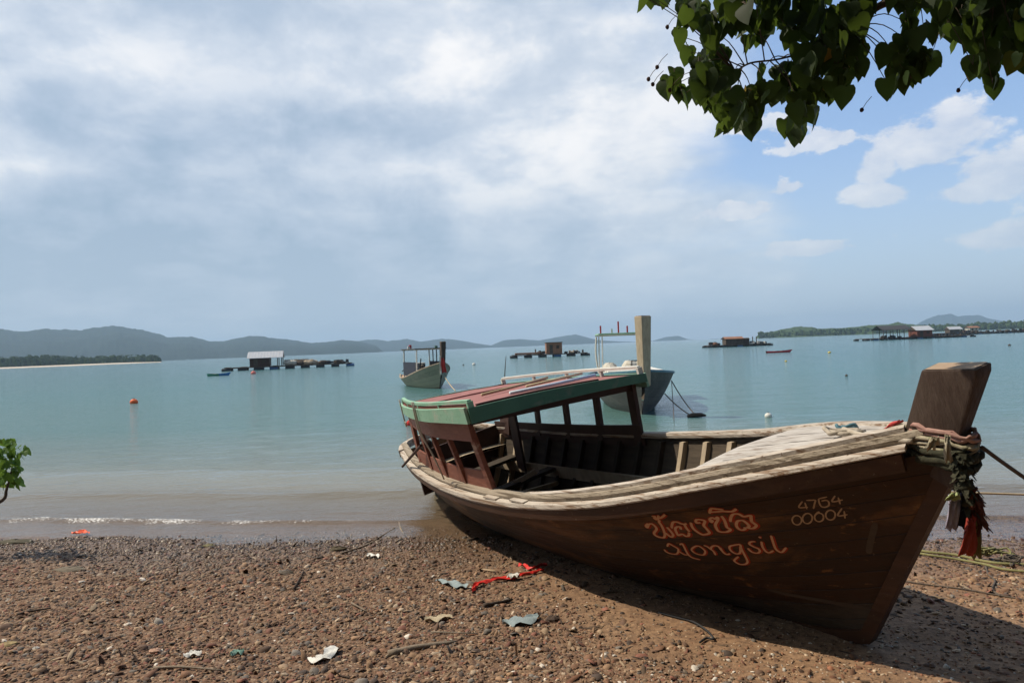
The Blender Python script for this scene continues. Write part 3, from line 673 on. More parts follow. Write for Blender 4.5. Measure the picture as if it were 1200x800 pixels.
for xb_, xt, w_ in ((.92, 1.02, .24), (1.62, 1.66, .07), (2.20, 2.22, .08), (2.79, 2.79, .085), (3.42, 3.40, .11)):
    a = eg(xb_, 1, -.065, .0); b_ = Vector((xt if xb_ > 1 else 1.02, rhalf(xt, 1)-.07, rz(3, .92)-.01))
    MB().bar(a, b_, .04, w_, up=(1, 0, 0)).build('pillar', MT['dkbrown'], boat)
MB().bar(Vector((1.05, -.55, 1.54)), Vector((1.05, .68, 1.41)), .04, .1).build('roof_beam', MT['dkbrown'], boat)
MB().bar(Vector((3.56, -.88, 1.54)), Vector((3.40, .88, 1.31)), .04, .1).build('roof_beam', MT['dkbrown'], boat)
MB().bar(Vector((2.3, -.8, 1.54)), Vector((2.3, .82, 1.35)), .04, .07).build('roof_beam', MT['dkbrown'], boat)
MB().bar((1.72, .4, 1.44), (1.52, .4, .5), .03, .17, up=(1, 0, 0)).build('bulkhead_board', MT['dkbrown'], boat)
# lit pieces of plank nailed on the near rail
for x in (3.55, 4.02):
    p = eg(x, -1, .012, .07); MB().box(p, (.22, .06, .012), Matrix.Rotation(.04, 3, 'Z')).build('rail_patch', MT['rail'], boat)
# mooring cleat cross timber at the stern and tiller bar poking out
MB().tube([(.86, -.76, .90), (1.72, -.74, 1.19)], [.014, .018], 8).build('tiller_bar', MT['dkbrown'], boat)
MB().ball((.9, -.42, 1.05), .07, (1, 1, 1), 10, 8).build('engine_cap', MT['crack'], boat)
# ---- lettering, painted strokes laid on the hull planking
def hullhit(px, py):
    o_ = BI @ CAM; d_ = (BI.to_3x3() @ ray(px, py)).normalized(); l_, n_, i_, t_ = OUT.ray_cast(o_, d_)
    if l_ is None: return None
    if n_.dot(d_) > 0: n_ = -n_
    return l_, n_
def strokes(name, mt_, data, org, sc, width, lift, shift=(0, 0), wmod=True):
    mb = MB()
    for st in data:
        pts = catmull([(org[0]+x/sc+shift[0], org[1]+y/sc+shift[1], 0) for x, y in st], 5) if len(st) > 2 else [Vector((org[0]+x/sc+shift[0], org[1]+y/sc+shift[1], 0)) for x, y in st]
        if len(pts) == 2: pts = [pts[0].lerp(pts[1], k/4) for k in range(5)]
        hh = [hullhit(p.x, p.y) for p in pts]; hh = [q for q in hh if q]
        if len(hh) < 2: continue
        vs = []
        for i, (l_, n_) in enumerate(hh):
            d_ = hh[min(i+1, len(hh)-1)][0]-hh[max(i-1, 0)][0]
            if d_.length < 1e-6: d_ = Vector((1, 0, 0))
            d_.normalize(); s_2 = d_.cross(n_).normalized()
            # broad-pen look: steep strokes thicker
            w_ = width*(.62+.55*abs(d_.z)) if wmod else width
            w_ *= (.6 if i in (0, len(hh)-1) else 1)
            vs += [l_+n_*lift+s_2*w_/2, l_+n_*lift-s_2*w_/2]
        mb.add(vs, [(2*i, 2*i+1, 2*i+3, 2*i+2) for i in range(len(hh)-1)])
    return mb
TH1 = [[(140,400),(105,440),(130,468),(155,415),(205,405),(255,440),(285,480),(280,510),(245,560),(265,600),(330,630),(400,640),(430,615)],
 [(340,340),(330,375),(375,440),(410,520),(430,590),(420,620)], [(460,460),(500,500),(550,560),(570,600),(540,628),(490,600),(440,560)],
 [(200,275),(260,280),(250,310),(300,330),(320,260)], [(260,320),(350,305),(400,275),(430,245)],
 [(700,500),(690,460),(640,455),(605,490),(630,560),(660,600),(720,580),(790,615),(835,600),(840,550)], [(545,480),(550,420),(575,375),(640,375),(700,400),(760,410),(800,400)], [(760,410),(790,470),(850,540)]]
TH2 = [[(-76,380),(-56,450),(-6,510),(84,570),(150,588),(240,560),(195,490),(145,430),(165,360),(100,335),(20,335),(20,385),(90,382)],
 [(300,340),(275,375),(248,325),(290,300),(340,320),(380,290),(385,340),(345,420),(380,510),(440,540),(540,540),(600,500),(540,460),(510,370),(470,300),(440,270)],
 [(240,230),(270,150),(340,150),(480,165)], [(250,205),(340,200),(460,190),(560,195),(640,190),(700,150)],
 [(840,460),(850,490),(800,510),(730,480),(700,420),(720,360),(790,345),(850,370),(920,440),(890,468),(980,482),(1040,430),(965,370),(950,300),(940,262),(830,280),(740,238),(650,240),(610,290),(595,370)]]
LT1 = [[(180,290),(210,240),(270,270),(350,315),(380,350),(350,420),(240,415),(160,380),(130,340)], [(400,260),(440,240),(470,280),(530,400),(580,460),(650,495),(760,520)], [(380,370),(480,430),(540,435)],
 [(600,345),(650,300),(720,280),(800,320),(850,380),(820,435),(740,430),(660,400),(600,345)], [(820,270),(880,290),(950,340),(1000,380),(1030,440)], [(950,340),(960,300),(1010,275),(1080,290),(1130,350),(1190,410)]]
LT2 = [[(-10,360),(40,440),(100,475),(150,460)], [(320,305),(240,315),(150,340),(150,390),(200,440),(270,465),(320,440),(322,340)], [(320,305),(340,380),(390,480),(440,590),(400,635),(310,635),(230,590),(230,560),(290,510)],
 [(570,262),(500,265),(470,300),(540,345),(620,380),(645,420),(610,450),(530,440),(470,400),(450,370)], [(670,260),(690,350),(740,420),(800,445),(870,410)], [(620,185),(665,200)], [(830,160),(860,260),(900,370),(950,420),(1010,435),(1080,360)]]
def ell(cx, cy, a, b_, rot=0): return [(cx+a*math.cos(t)*math.cos(rot)-b_*math.sin(t)*math.sin(rot), cy+a*math.cos(t)*math.sin(rot)+b_*math.sin(t)*math.cos(rot)) for t in [2*math.pi*k/10 for k in range(11)]]
NU = [[(305,250),(245,355),(405,350)], [(350,270),(385,385)], [(375,232),(540,225)], [(540,225),(520,290),(500,380)], [(740,170),(590,205)], [(590,205),(600,270),(635,335),(700,352),(770,320),(765,255),(715,230),(640,245)],
 [(880,150),(830,255),(1015,222)], [(935,180),(970,300)], ell(210,580,85,80,.6), ell(395,550,85,90,.4), ell(600,530,80,75), [(525,500),(560,455),(605,430)], ell(800,490,85,85,.3), [(1000,370),(930,500),(1100,480)], [(1040,420),(1055,550)]]
for name, sets, w1_, lbl in (('boat_name_thai', ((TH1, (750, 585), 14.55), (TH2, (815, 585), 14.55)), .0155, 'cream Thai name with red edging'), ('boat_name_latin', ((LT1, (770, 620), 15.), (LT2, (845, 615), 14.12)), .0115, 'cream handwritten name with red edging')):
    mb = MB(); rb = MB()
    for D_, og, sc in sets:
        a = strokes('', None, D_, og, sc, w1_*2.1, .0022, (.75, .25)); rb.add(a.v, a.f)
        a = strokes('', None, D_, og, sc, w1_, .0042); mb.add(a.v, a.f)
    t_ = mb.build(name, MT['cream'], boat); t_['label'] = lbl; rb.build('red_edging', MT['redp'], t_)
a = strokes('', None, NU, (920, 570), 15., .0085, .003, wmod=False); a.build('registration_number', MT['cream2'], boat)
# pale boot stripe and scrapes near the forefoot, part of the paint
def patchstrip(name, pts, w_, mt_):
    a = strokes('', None, [pts], (0, 0), 1., w_, .002, wmod=False); return a.build(name, mt_, boat)
patchstrip('bottom_paint_band', [(900, 690), (930, 697), (975, 705), (1020, 713)], .028, MT['primer'])
patchstrip('scrape_mark', [(1026, 612), (1020, 635), (1018, 648)], .03, MT['primer'])
# ------------------------------------------------------------------ moored long-tail boats
MT.update(
 greywood=mat('grey_green_hull', (.15, .17, .13), (.24, .25, .20), .75, 3, (.5, 3, 3), .3, c3=(.09, .08, .06), s3=(.6, .7), sc3=2.),
 dkhull=mat('dark_tarred_hull', (.09, .09, .08), (.15, .145, .125), .7, 3, (.5, 3, 3), .3, c3=(.16, .15, .12), s3=(.62, .75), sc3=2.),
 palehull=mat('worn_grey_hull', (.20, .19, .16), (.32, .30, .26), .8, 3, (.4, 3, 3), .3, c3=(.12, .10, .08), s3=(.58, .7), sc3=2.),
 bluep=mat('faded_blue_paint', (.05, .14, .19), (.08, .18, .23), .6, 6, bump=.1),
 peach=mat('peach_deck_paint', (.48, .31, .2), (.55, .38, .26), .7, 6, bump=.1),
 steel=mat('dark_pipe', (.035, .035, .035), (.06, .055, .05), .6, 9, bump=.1),
 tarp=mat('blue_black_tarp', (.006, .010, .024), (.014, .017, .034), .6, 4, bump=.3),
 redc=mat('red_cloth', (.42, .03, .03), (.5, .06, .05), .85, 12, bump=.3, spec=.1),
 whitec=mat('white_cloth', (.5, .48, .42), (.65, .62, .56), .85, 12, bump=.3, spec=.1),
 rubber=mat('black_rubber', (.02, .02, .022), (.035, .035, .038), .8, 9, bump=.1),
 tin=mat('grey_corrugated_tin', (.35, .37, .40), (.45, .47, .5), .5, 3, (1, 1, 1), .2, c3=(.32, .22, .15), s3=(.62, .75), sc3=1.),
 rust=mat('rusty_tin', (.20, .10, .06), (.30, .15, .09), .8, 2, (1, 1, 1), .2, c3=(.12, .07, .05)),
 darkw=mat('dark_raft_timber', (.045, .035, .028), (.09, .07, .055), .9, 3, (1, 1, 1), .3),
 drum=mat('black_float', (.02, .025, .03), (.04, .045, .05), .7, 3, bump=.1),
 bdrum=mat('blue_drum', (.03, .08, .2), (.05, .12, .25), .5, 3, bump=.1),
 net=mat('pale_net_heap', (.40, .38, .32), (.55, .52, .45), .95, 4, bump=.5),
 orange=mat('orange_buoy_skin', (.75, .14, .03), (.6, .10, .03), .6, 5, bump=.1),
 pink=mat('pink_red_buoy_skin', (.55, .12, .10), (.65, .2, .17), .6, 5, bump=.1),
 yel=mat('yellow_float_skin', (.6, .45, .08), (.5, .4, .1), .6, 5, bump=.1),
 ropeg=mat('green_yellow_rope', (.15, .145, .06), (.25, .235, .11), .9, 40, bump=.4),
 ropeb=mat('beige_rope', (.42, .32, .2), (.5, .4, .27), .9, 40, bump=.4),
 roped=mat('dark_rope', (.07, .055, .045), (.12, .1, .08), .9, 40, bump=.4),
 ropew=mat('pale_twine', (.35, .3, .24), (.45, .4, .33), .9, 40, bump=.4),
)
def longtail(name, loc, rz_, L, beam, sheer, hullm, label, canopy, post, railm, deckm, draft=.25, group=None):
    r = empty(name, (loc[0], loc[1], 0), rz_, label, 'boat', group)
    w = [beam*.62/2, beam*.85/2, beam*.97/2, beam/2, beam*.98/2, beam*.86/2, beam*.58/2, .06]
    hh = Hull(L, [q+.03 for q in w], [q+draft for q in sheer], rake=.9, keelup=.2, a0=.42, rub=.03)
    def dn(o):
        o.location.z = -draft; return o
    dn(hh.skin(nu=40, ntt=10).build('hull', hullm, r, smooth=True)); dn(hh.skin(.04, nu=40, ntt=8, u1=.98).build('hull_lining', MT['inner'], r, smooth=True))
    mb = MB(); ring = [hh.p(0, t/10, -1) for t in range(11)][::-1]+[hh.p(0, t/10, 1) for t in range(1, 11)]
    mb.add(ring, [tuple(range(len(ring)))]); dn(mb.build('transom', hullm, r))
    for side in (-1, 1):
        dn(rail(hh, side, [(-.05, .0), (.03, .0), (.035, .03), (.03, .06), (-.05, .06)], 0, .985, 40).build('gunwale', railm, r))
    # decks
    for a_, b_, z0 in ((.0, .2, -.03), (.68, .97, -.0)):
        vs = []
        for i in range(9):
            u = a_+(b_-a_)*i/8
            for c in (-1, -.5, 0, .5, 1):
                e = hh.edge(u, 1, -.03); vs.append((e.x, c*abs(e.y), e.z+z0+.03*(1-c*c)))
        dn(MB().add(vs, [(i*5+k, (i+1)*5+k, (i+1)*5+k+1, i*5+k+1) for i in range(8) for k in range(4)]).build('deck', deckm, r))
    b0 = hh.p(1, 1, 1); px, pz, ptop, wA, wB, th, lean = post
    mb = MB(); b0 = Vector((b0.x-.02, 0, b0.z-draft-.35))
    t0 = Vector((L+lean, 0, ptop))
    up_ = (1, .75, 0) if th > .2 else (1, 0, 0)
    mb.bar(b0, t0, th, wA, up=up_, w2=th*1.5, h2=wB)
    po = mb.build('prow_post', pz, r, bevel=.015); MB().bar(t0-Vector((0, 0, .005)), t0+Vector((0, 0, .012)), th*1.3, wB*.8, up=up_).build('end_grain', MT['posttop'], po)
    return r, hh
def frame_canopy(r, xa, xb, yh, zb, zt, m_, topm, thick=.05, slabs=True):
    for x in (xa, xb):
        for y in (-yh, yh): MB().cyl((x, y, zb), (x+.03, y*.96, zt), thick/2, 8).build('canopy_post', m_, r)
    top = MB().box(((xa+xb)/2, 0, zt+.03), (xb-xa+.3, 2*yh+.2, .045)).build('canopy', topm, r, bevel=.015)
    for x in (xa, (xa+xb)/2, xb): MB().bar((x, -yh-.1, zt-.01), (x, yh+.1, zt-.01), .04, .04).build('beam', m_, top)
    return top
# boat to the left, 34 m out
st_ = onz(458, 447.5); bw_ = onz(516, 456.5)
bw_ = Vector((-3.55, 33.6, 0)); hd = math.atan2(-6.2, 2.35); L2 = 7.0
loc = Vector((bw_.x-math.cos(hd)*(L2-.75), bw_.y-math.sin(hd)*(L2-.75), 0))
b2, h2 = longtail('longtail_boat', loc, hd, L2, 1.95, [.55, .44, .42, .48, .62, .80, 1.02, 1.24], hullmat('grey_green_planks', (.10, .12, .09), (.17, .19, .145), (.22, .22, .17), (.10, .07, .04), 6), 'grey green long-tail boat with open frame canopy, moored left of the red roof',
 None, (0, MT['post'], 2.24, .2, .27, .16, .12), MT['rail2'], MT['peach'])
frame_canopy(b2, 1.6, 4.6, .72, .45, 1.92, MT['white'], MT['steel'], .075)
MB().box((3.1, -.74, .92), (2.9, .04, .72)).build('side_tarp', MT['tarp'], b2)
MB().box((3.1, .74, .92), (2.9, .04, .72)).build('side_tarp', MT['tarp'], b2)
MB().box((1.2, 0, .85), (.6, 1.0, .7)).build('engine_box', MT['whitec'], b2, bevel=.03)
MB().tube([(1.1, .0, .95), (.3, -.2, .95), (-.9, -.3, .72)], [.06, .05, .03], 8).build('long_tail_shaft', MT['steel'], b2)
MB().ball((.2, -.15, 1.), .14, (1.5, .8, .9), 10, 7).build('engine', MT['steel'], b2)
for x, y, hh_, c_ in ((1.9, -.4, .22, 'redc'), (2.0, -.5, .15, 'white'), (4.3, .4, .12, 'green')):
    MB().bar((x, y, 1.96), (x, y, 1.96+hh_), .12, .12).build('signal_flag', MT[c_], b2)
for x, y in ((4.2, -.3), (4.4, .1), (4.5, .35), (3.8, .5)):
    MB().tube([(x, y, .6), (x+.02, y, 1.1), (x, y+.05, 1.2)], [.09, .12, .03], 8).build('net_bundle', MT['steel'], b2)
MB().tube([(3.0, -.2, .7), (3.0, -.1, 1.45)], .03, 6).build('rod', MT['steel'], b2)
def cloth_strip(mb, pts, w0, w1, wob=.03, n=14, seed=0):
    P = catmull(pts, 5); rnd = random.Random(seed); vs = []; K = 7
    for i, p in enumerate(P):
        t = i/(len(P)-1); w = w0+(w1-w0)*t
        for k in range(K):
            c = k/(K-1)-.5
            vs.append(p+Vector((c*w, math.sin(k*2.1+t*5+seed)*w*.22, wob*math.sin(k*1.9+seed*3+i*.7)*.35+(rnd.random()-.5)*wob*.25)))
    m_ = len(vs); vs += [v+Vector((0, .004, 0)) for v in vs]
    fs = [(i*K+k, i*K+k+1, (i+1)*K+k+1, (i+1)*K+k) for i in range(len(P)-1) for k in range(K-1)]
    fs += [tuple(m_+q for q in f[::-1]) for f in fs]
    n_ = len(P)
    fs += [(i*K, (i+1)*K, m_+(i+1)*K, m_+i*K) for i in range(n_-1)]+[(i*K+K-1, m_+i*K+K-1, m_+(i+1)*K+K-1, (i+1)*K+K-1) for i in range(n_-1)]
    fs += [((n_-1)*K+k, (n_-1)*K+k+1, m_+(n_-1)*K+k+1, m_+(n_-1)*K+k) for k in range(K-1)]
    return mb.add(vs, fs)
pb = b2.location+Vector((math.cos(hd)*(L2+.0), math.sin(hd)*(L2+.0), 0))
tag(cloth_strip(MB(), [(pb.x-.02, pb.y-.16, 1.5), (pb.x, pb.y-.2, 1.2), (pb.x+.04, pb.y-.16, .8)], .16, .3, .04).build('bow_scarf', MT['redc'], smooth=True), 'red sash tied round the prow of the left moored boat', 'scarf')
tag(cloth_strip(MB(), [(pb.x-.1, pb.y-.2, 1.6), (pb.x-.1, pb.y-.22, 1.1), (pb.x-.09, pb.y-.2, .7)], .07, .09, .04, seed=3).build('bow_scarf', MT['whitec'], smooth=True), 'pale narrow sash beside the red one on the left moored boat', 'scarf')
for x in (2.35, 3.1, 3.85): MB().cyl((x, .72, .5), (x, .72, 1.92), .03, 6).build('canopy_post', MT['steel'], b2)
MB().tube([(1.6, -.72, 1.15), (4.6, -.72, 1.2)], .018, 6).build('canopy_rail', MT['white'], b2)
for x, y in ((.5, .3), (.8, -.25), (5.3, .2)): MB().ball((x, y, .62 if x < 2 else .95), .2, (1.4, 1, .6), 9, 6, .25).build('net_heap', MT['net'], b2)
# boat behind the red roof, 19 m out, seen bow-on
bw3 = aty(752, 470, 18.2); hd3 = math.atan2(-1, -.06); L3 = 7.6
loc3 = Vector((bw3.x-math.cos(hd3)*(L3-.75), bw3.y-math.sin(hd3)*(L3-.75), 0))
b3, h3 = longtail('longtail_boat', loc3, hd3, L3, 2.5, [.85, .82, .82, .86, .92, .98, 1.05, 1.14], hullmat('dark_worn_planks', (.04, .042, .042), (.07, .07, .065), (.13, .125, .11), (.20, .19, .16), 6), 'long-tail boat seen bow-on with tall wooden prow, moored just behind the red roof', None,
 (0, MT['rib'], 2.52, .2, .26, .22, .12), MT['bluep'], MT['whitec'])
mb = h3.skin(-.004, nu=40, ntt=10)
tp = frame_canopy(b3, .7, 2.4, .68, .6, 2.15, MT['white'], MT['mint'], .04)
for x, y, hh_, c_ in ((1.0, -.6, .3, 'redc'), (1.1, .0, .42, 'redc'), (1.1, .3, .26, 'redc'), (2.0, -.3, .16, 'whitec'), (2.0, .6, .24, 'redc')):
    MB().bar((x, y, 2.19), (x, y, 2.19+hh_), .05, .05).build('signal_flag', MT[c_], b3)
mb = MB()
for k in range(17):
    a = 2*math.pi*k/16
    if k < 16: mb.tube([(4.6+.24*math.cos(a), -.35+.24*math.sin(a), 1.02+.05*math.sin(a)), (4.6+.24*math.cos(a+.42), -.35+.24*math.sin(a+.42), 1.02+.05*math.sin(a+.42))], .075, 8)
tag(mb.build('tyre', MT['rubber'], None, smooth=True), 'black tyre lying on the foredeck of the bow-on boat', 'tyre').matrix_world = b3.matrix_basis.copy()
MB().tube([(4.7, .0, .85), (4.7, .02, 1.35), (4.7, .42, 1.35), (4.7, .45, .85)], .022, 8).build('hoop_rail', MT['steel'], b3)
for x, y, r_ in ((5.0, .55, .16), (5.1, .75, .13), (4.8, -.75, .12)): MB().ball((x, y, .98), r_, (1.3, 1, .7), 10, 7, .2).build('sack', MT['whitec'], b3)
MB().box((4.0, 0, 1.08), (3.4, 1.5, .05)).build('deck', MT['white'], b3, bevel=.01)
for x, y, a in ((2.6, .5, 1.35), (3.0, -.5, 1.3), (3.2, .1, 1.35)): MB().ball((x, y, a-.2), .24, (1.2, 1, .7), 9, 6, .3).build('net_heap', MT['net'], b3)
for y in (-.74, .74): MB().tube(catmull([(.7, y, 2.1), (.75, y*1.05, 1.5), (.9, y*.95, .8)], 4), .03, 6).build('hanging_rope', MT['whitec'], b3)
MB().tube([(2.4, .5, 2.12), (2.45, .55, 1.5), (2.5, .6, .9)], [.05, .04, .05], 6).build('hanging_gear', MT['steel'], b3)
# ------------------------------------------------------------------ rafts with huts
def raft(px, py, rzdeg, Lx, Ly, label, parts, name='floating_fish_farm', Z=None, wave=0.):
    p = onz(px, py) if Z is None else aty(px, py, Z); p.z = 0
    r = empty(name, (p.x, p.y, 0), math.radians(rzdeg), label, 'raft', 'floating fish farms out in the bay')
    # walkway frame of planks
    n = max(2, int(Lx/2.0)); mb = MB()
    for y in [-Ly/2, Ly/2]+([0] if Ly > 5 else []): mb.box((0, y, .38), (Lx, .55, .12))
    for i in range(n+1): mb.box((-Lx/2+Lx*i/n, 0, .44), (.5, Ly, .1))
    mb.build('walkway', MT['darkw'], r)
    for i in range(n+1):
        for y in (-Ly/2, Ly/2):
            x = -Lx/2+Lx*i/n; MB().cyl((x-.55, y, .12), (x+.55, y, .12), .26, 10).build('float', MT['drum'] if (i*7+int(y)) % 5 else MT['bdrum'], r)
    parts(r); return r
def hut(r, x, y, lx, ly, hz, wallm, roofm, rise, ov=.5, ridge_x=True, open_ends=0., door=True, base=.48):
    MB().box((x, y, base+hz/2), (lx, ly, hz)).build('wall', wallm, r)
    if door:
        MB().box((x-lx*.2, y-ly/2-.02, base+hz*.42), (lx*.2, .04, hz*.8)).build('door', MT['darkw'], r)
        MB().box((x+lx*.22, y-ly/2-.02, base+hz*.6), (lx*.18, .04, hz*.3)).build('window', MT['crack'], r)
    mb = MB(); x0_, x1_ = x-lx/2-ov, x+lx/2+ov+open_ends; yl = ly/2+ov; z0 = base+hz-.02
    if rise > .01:
        n = 24
        for sgn in (-1, 1):
            vs = []
            for i in range(n+1):
                xx = x0_+(x1_-x0_)*i/n; w_ = .01*(1 if i % 2 else -1)
                vs += [(xx, y+sgn*yl, z0-.12+w_), (xx, y, z0+rise+w_)]
            vs += [(a, b_, c_+.05) for a, b_, c_ in vs]; m_ = 2*(n+1)
            fs = [(2*i, 2*i+2, 2*i+3, 2*i+1) for i in range(n)]; fs += [tuple(m_+q for q in f) for f in fs]; fs += [(2*i, 2*i+2, m_+2*i+2, m_+2*i) for i in range(n)]
            mb.add(vs, fs)
        for xx in (x0_+.06, x1_-.06): MB().add([(xx, y-yl+.3, z0), (xx, y+yl-.3, z0), (xx, y, z0+rise-.1), (xx+.04, y-yl+.3, z0), (xx+.04, y+yl-.3, z0), (xx+.04, y, z0+rise-.1)], [(0, 1, 2), (5, 4, 3), (0, 3, 4, 1), (1, 4, 5, 2), (2, 5, 3, 0)]).build('gable', MT['darkw'], r)
    else: mb.box(((x0_+x1_)/2, y, z0+.06), (x1_-x0_, 2*yl, .08))
    mb.build('roof', roofm, r)
    if open_ends:
        for xx in (x1_-.2, x1_-open_ends*.5):
            for yy in (y-ly/2, y+ly/2): MB().cyl((xx, yy, base), (xx, yy, z0), .06, 6).build('post', MT['darkw'], r)
def clutter(r, x0, x1, y, n, mats, s=.5, nm='crate'):
    for i in range(n):
        x = random.uniform(x0, x1); yy = y+random.uniform(-.8, .8); h_ = random.uniform(.25, .7)*s*1.6
        if i % 3 == 0: MB().ball((x, yy, .5+h_*.35), h_*.9, (1.5, 1, .7), 9, 6, .35).build('net_heap', MT[random.choice(mats)], r)
        elif i % 3 == 1: MB().box((x, yy, .5+h_/2), (random.uniform(.4, 1.)*s*1.5, .5, h_)).build('box', MT[random.choice(mats)], r, bevel=.03)
        else: MB().cyl((x, yy, .5), (x, yy, .5+h_*1.2), .28*s*1.5, 10).build('drum', MT[random.choice(mats)], r)
def pL(r):
    hut(r, -3.9, 0, 2.6, 2.6, 1.25, MT['dkbrown'], MT['tin'], .75, .3, open_ends=1.5)
    clutter(r, -.8, 3.2, 0, 14, ['net', 'net', 'whitec', 'darkw', 'rib'], .7); clutter(r, 3, 8.0, 0, 16, ['darkw', 'drum', 'rib', 'steel'], .5)
raft(340, 431.5, 14, 16.5, 2.6, 'fish raft with grey tin-roofed hut and pale net heaps, on the left', pL)
def pC(r):
    hut(r, .7, 0, 2.5, 2, 1.75, MT['rust'], MT['darkw'], 0., .1)
    MB().cyl((-2.2, .3, .5), (-2.2, .3, 1.3), .1, 6).build('post', MT['darkw'], r)
    MB().box((-3.6, -1.0, .66), (4.0, .6, .3)).build('red_net_edge', MT['rust'], r, bevel=.05)
    clutter(r, -2.2, -.8, 0, 7, ['darkw', 'drum', 'whitec', 'steel'], .5); clutter(r, 2.1, 5.5, 0, 14, ['darkw', 'drum', 'rib'], .35); clutter(r, -5.6, -2.4, .3, 9, ['darkw', 'drum', 'rust'], .25)
raft(644, 417.3, 3, 11.5, 2.4, 'fish raft with tall square rusty hut, alone in the middle of the bay', pC, Z=112)
def pR(r):
    hut(r, -1.0, 0, 3.6, 2.4, 1.3, MT['darkw'], MT['rust'], .35, .25, door=True); hut(r, 1.8, .3, 1.4, 1.6, 1.2, MT['darkw'], MT['darkw'], .1, .1)
    clutter(r, -6.3, -4, 0, 9, ['darkw', 'drum', 'rust', 'steel'], .6); clutter(r, 2.8, 6.2, 0, 14, ['darkw', 'drum', 'whitec', 'steel'], .5)
    for x in (3.4, 4.2): MB().cyl((x, 0, .5), (x, 0, 2.), .1, 6).build('post', MT['darkw'], r)
raft(864, 406.6, 2, 13, 3.2, 'fish raft with rust red roofed hut, off the left tip of the green island', pR, Z=150)
def pRR(r):
    hut(r, 1.6, 0, 3.6, 3.5, 1.6, MT['dkred'], MT['tin'], .9, .35)
    mb = MB(); n = 12; vs = []
    for i in range(n+1):
        x = -8.8+6.9*i/n; vs += [(x, -2.6, 2.3), (x, 0, 3.3), (x, 2.6, 2.3)]
    vs += [(a, b_, c_+.06) for a, b_, c_ in vs]; m_ = 3*(n+1); fs = [(3*i+k, 3*i+3+k, 3*i+4+k, 3*i+1+k) for i in range(n) for k in (0, 1)]
    mb.add(vs, fs+[tuple(m_+q for q in f) for f in fs]).build('open_shed_roof', MT['steel'], r)
    for x in (-8.5, -6.9, -5.2, -3.6, -2):
        for y in (-2.3, 2.3): MB().cyl((x, y, .4), (x, y, 2.4), .08, 6).build('post', MT['darkw'], r)
    clutter(r, 5, 11.5, 0, 6, ['darkw', 'drum'], .5); clutter(r, -8, -3, 0, 8, ['darkw', 'drum', 'steel'], .6)
raft(1071, 400.0, 1, 25, 5, 'large fish raft with open dark shed beside a white-roofed red hut', pRR, Z=166)
raft(1150, 395.2, 1, 34, 2, 'low bare fish pen stretching right from the large shed raft', lambda r: clutter(r, -16, 16, 0, 12, ['darkw', 'drum'], .7), Z=232)
def pF(r):
    hut(r, 0, 0, 4.2, 3.4, 1.5, MT['darkw'], MT['tin'], 1.1, .3, open_ends=1.); clutter(r, 4, 7, 0, 8, ['darkw', 'drum', 'rust'], .9)
raft(1116, 392.2, 1, 22, 4, 'far fish raft with small grey gabled hut between the shed raft and the red-roofed hut', pF, Z=300)
def pG(r):
    hut(r, 0, 0, 4., 3.4, 1.9, MT['net'], MT['rust'], .6, .5); clutter(r, -6, -3, 0, 6, ['darkw', 'drum'], .9)
raft(1139, 391.6, 1, 12, 4, 'far fish raft with small red-roofed pale hut, rightmost of the huts', pG, Z=310)
raft(1186, 391.0, 1, 30, 3, 'long low fish pen with black floats at the right edge of the bay', lambda r: clutter(r, -20, 20, 0, 22, ['darkw', 'drum', 'steel'], .7), Z=280)
# ------------------------------------------------------------------ small craft
def skiff(name, px, py, rzdeg, L, beam, hgt, mats, label, cat, Z=None, split=None):
    p = onz(px, py); r = empty(name, (p.x, p.y, 0), math.radians(rzdeg), label, cat)
    hh = Hull(L, [beam*.3, beam*.42, beam*.5, beam*.5, beam*.5, beam*.42, beam*.28, .05], [hgt*1.1, hgt, hgt*.95, hgt*.95, hgt, hgt*1.08, hgt*1.2, hgt*1.4], rake=L*.1, keelup=.08, a0=.4, rub=0)
    a = hh.skin(0, 40, 8); o_ = a.build('hull', [MT[q] for q in mats], r, smooth=True); o_.location.z = -.1
    if len(mats) > 1:
        for pl_ in o_.data.polygons: pl_.material_index = 1 if pl_.center.x > L*.52 else 0
    q = hh.skin(.03, 40, 6, .98).build('hull_lining', MT['inner'], r, smooth=True); q.location.z = -.1
    for u in (.3, .6): MB().box((u*L, 0, hgt*.6), (.2, beam*.9, .03)).build('thwart', MT['rib'], r)
    return r
MT['grn']=mat('green_boat_paint', (.03, .22, .14), (.04, .26, .17), .6, 4, bump=.1); MT['blu']=mat('blue_boat_paint', (.03, .16, .42), (.04, .2, .5), .6, 4, bump=.1); MT['redb']=mat('red_boat_paint', (.5, .03, .05), (.6, .05, .07), .55, 4, bump=.1)
skiff('rowing_boat', 243.5, 440.6, 4, 2.4, .8, .32, ('grn', 'blu'), 'small open boat, green aft and blue forward, left of the tin-roofed raft', 'rowing boat')
skiff('rowing_boat', 898, 413.6, 3, 3.1, .7, .30, ('redb',), 'small low red open boat right of the rust-roofed raft', 'rowing boat')
skiff('motor_launch', 111.5, 426.0, 20, 9, 3, 1.1, ('white', 'blu'), 'white and blue launch lying off the far sand spit', 'boat')
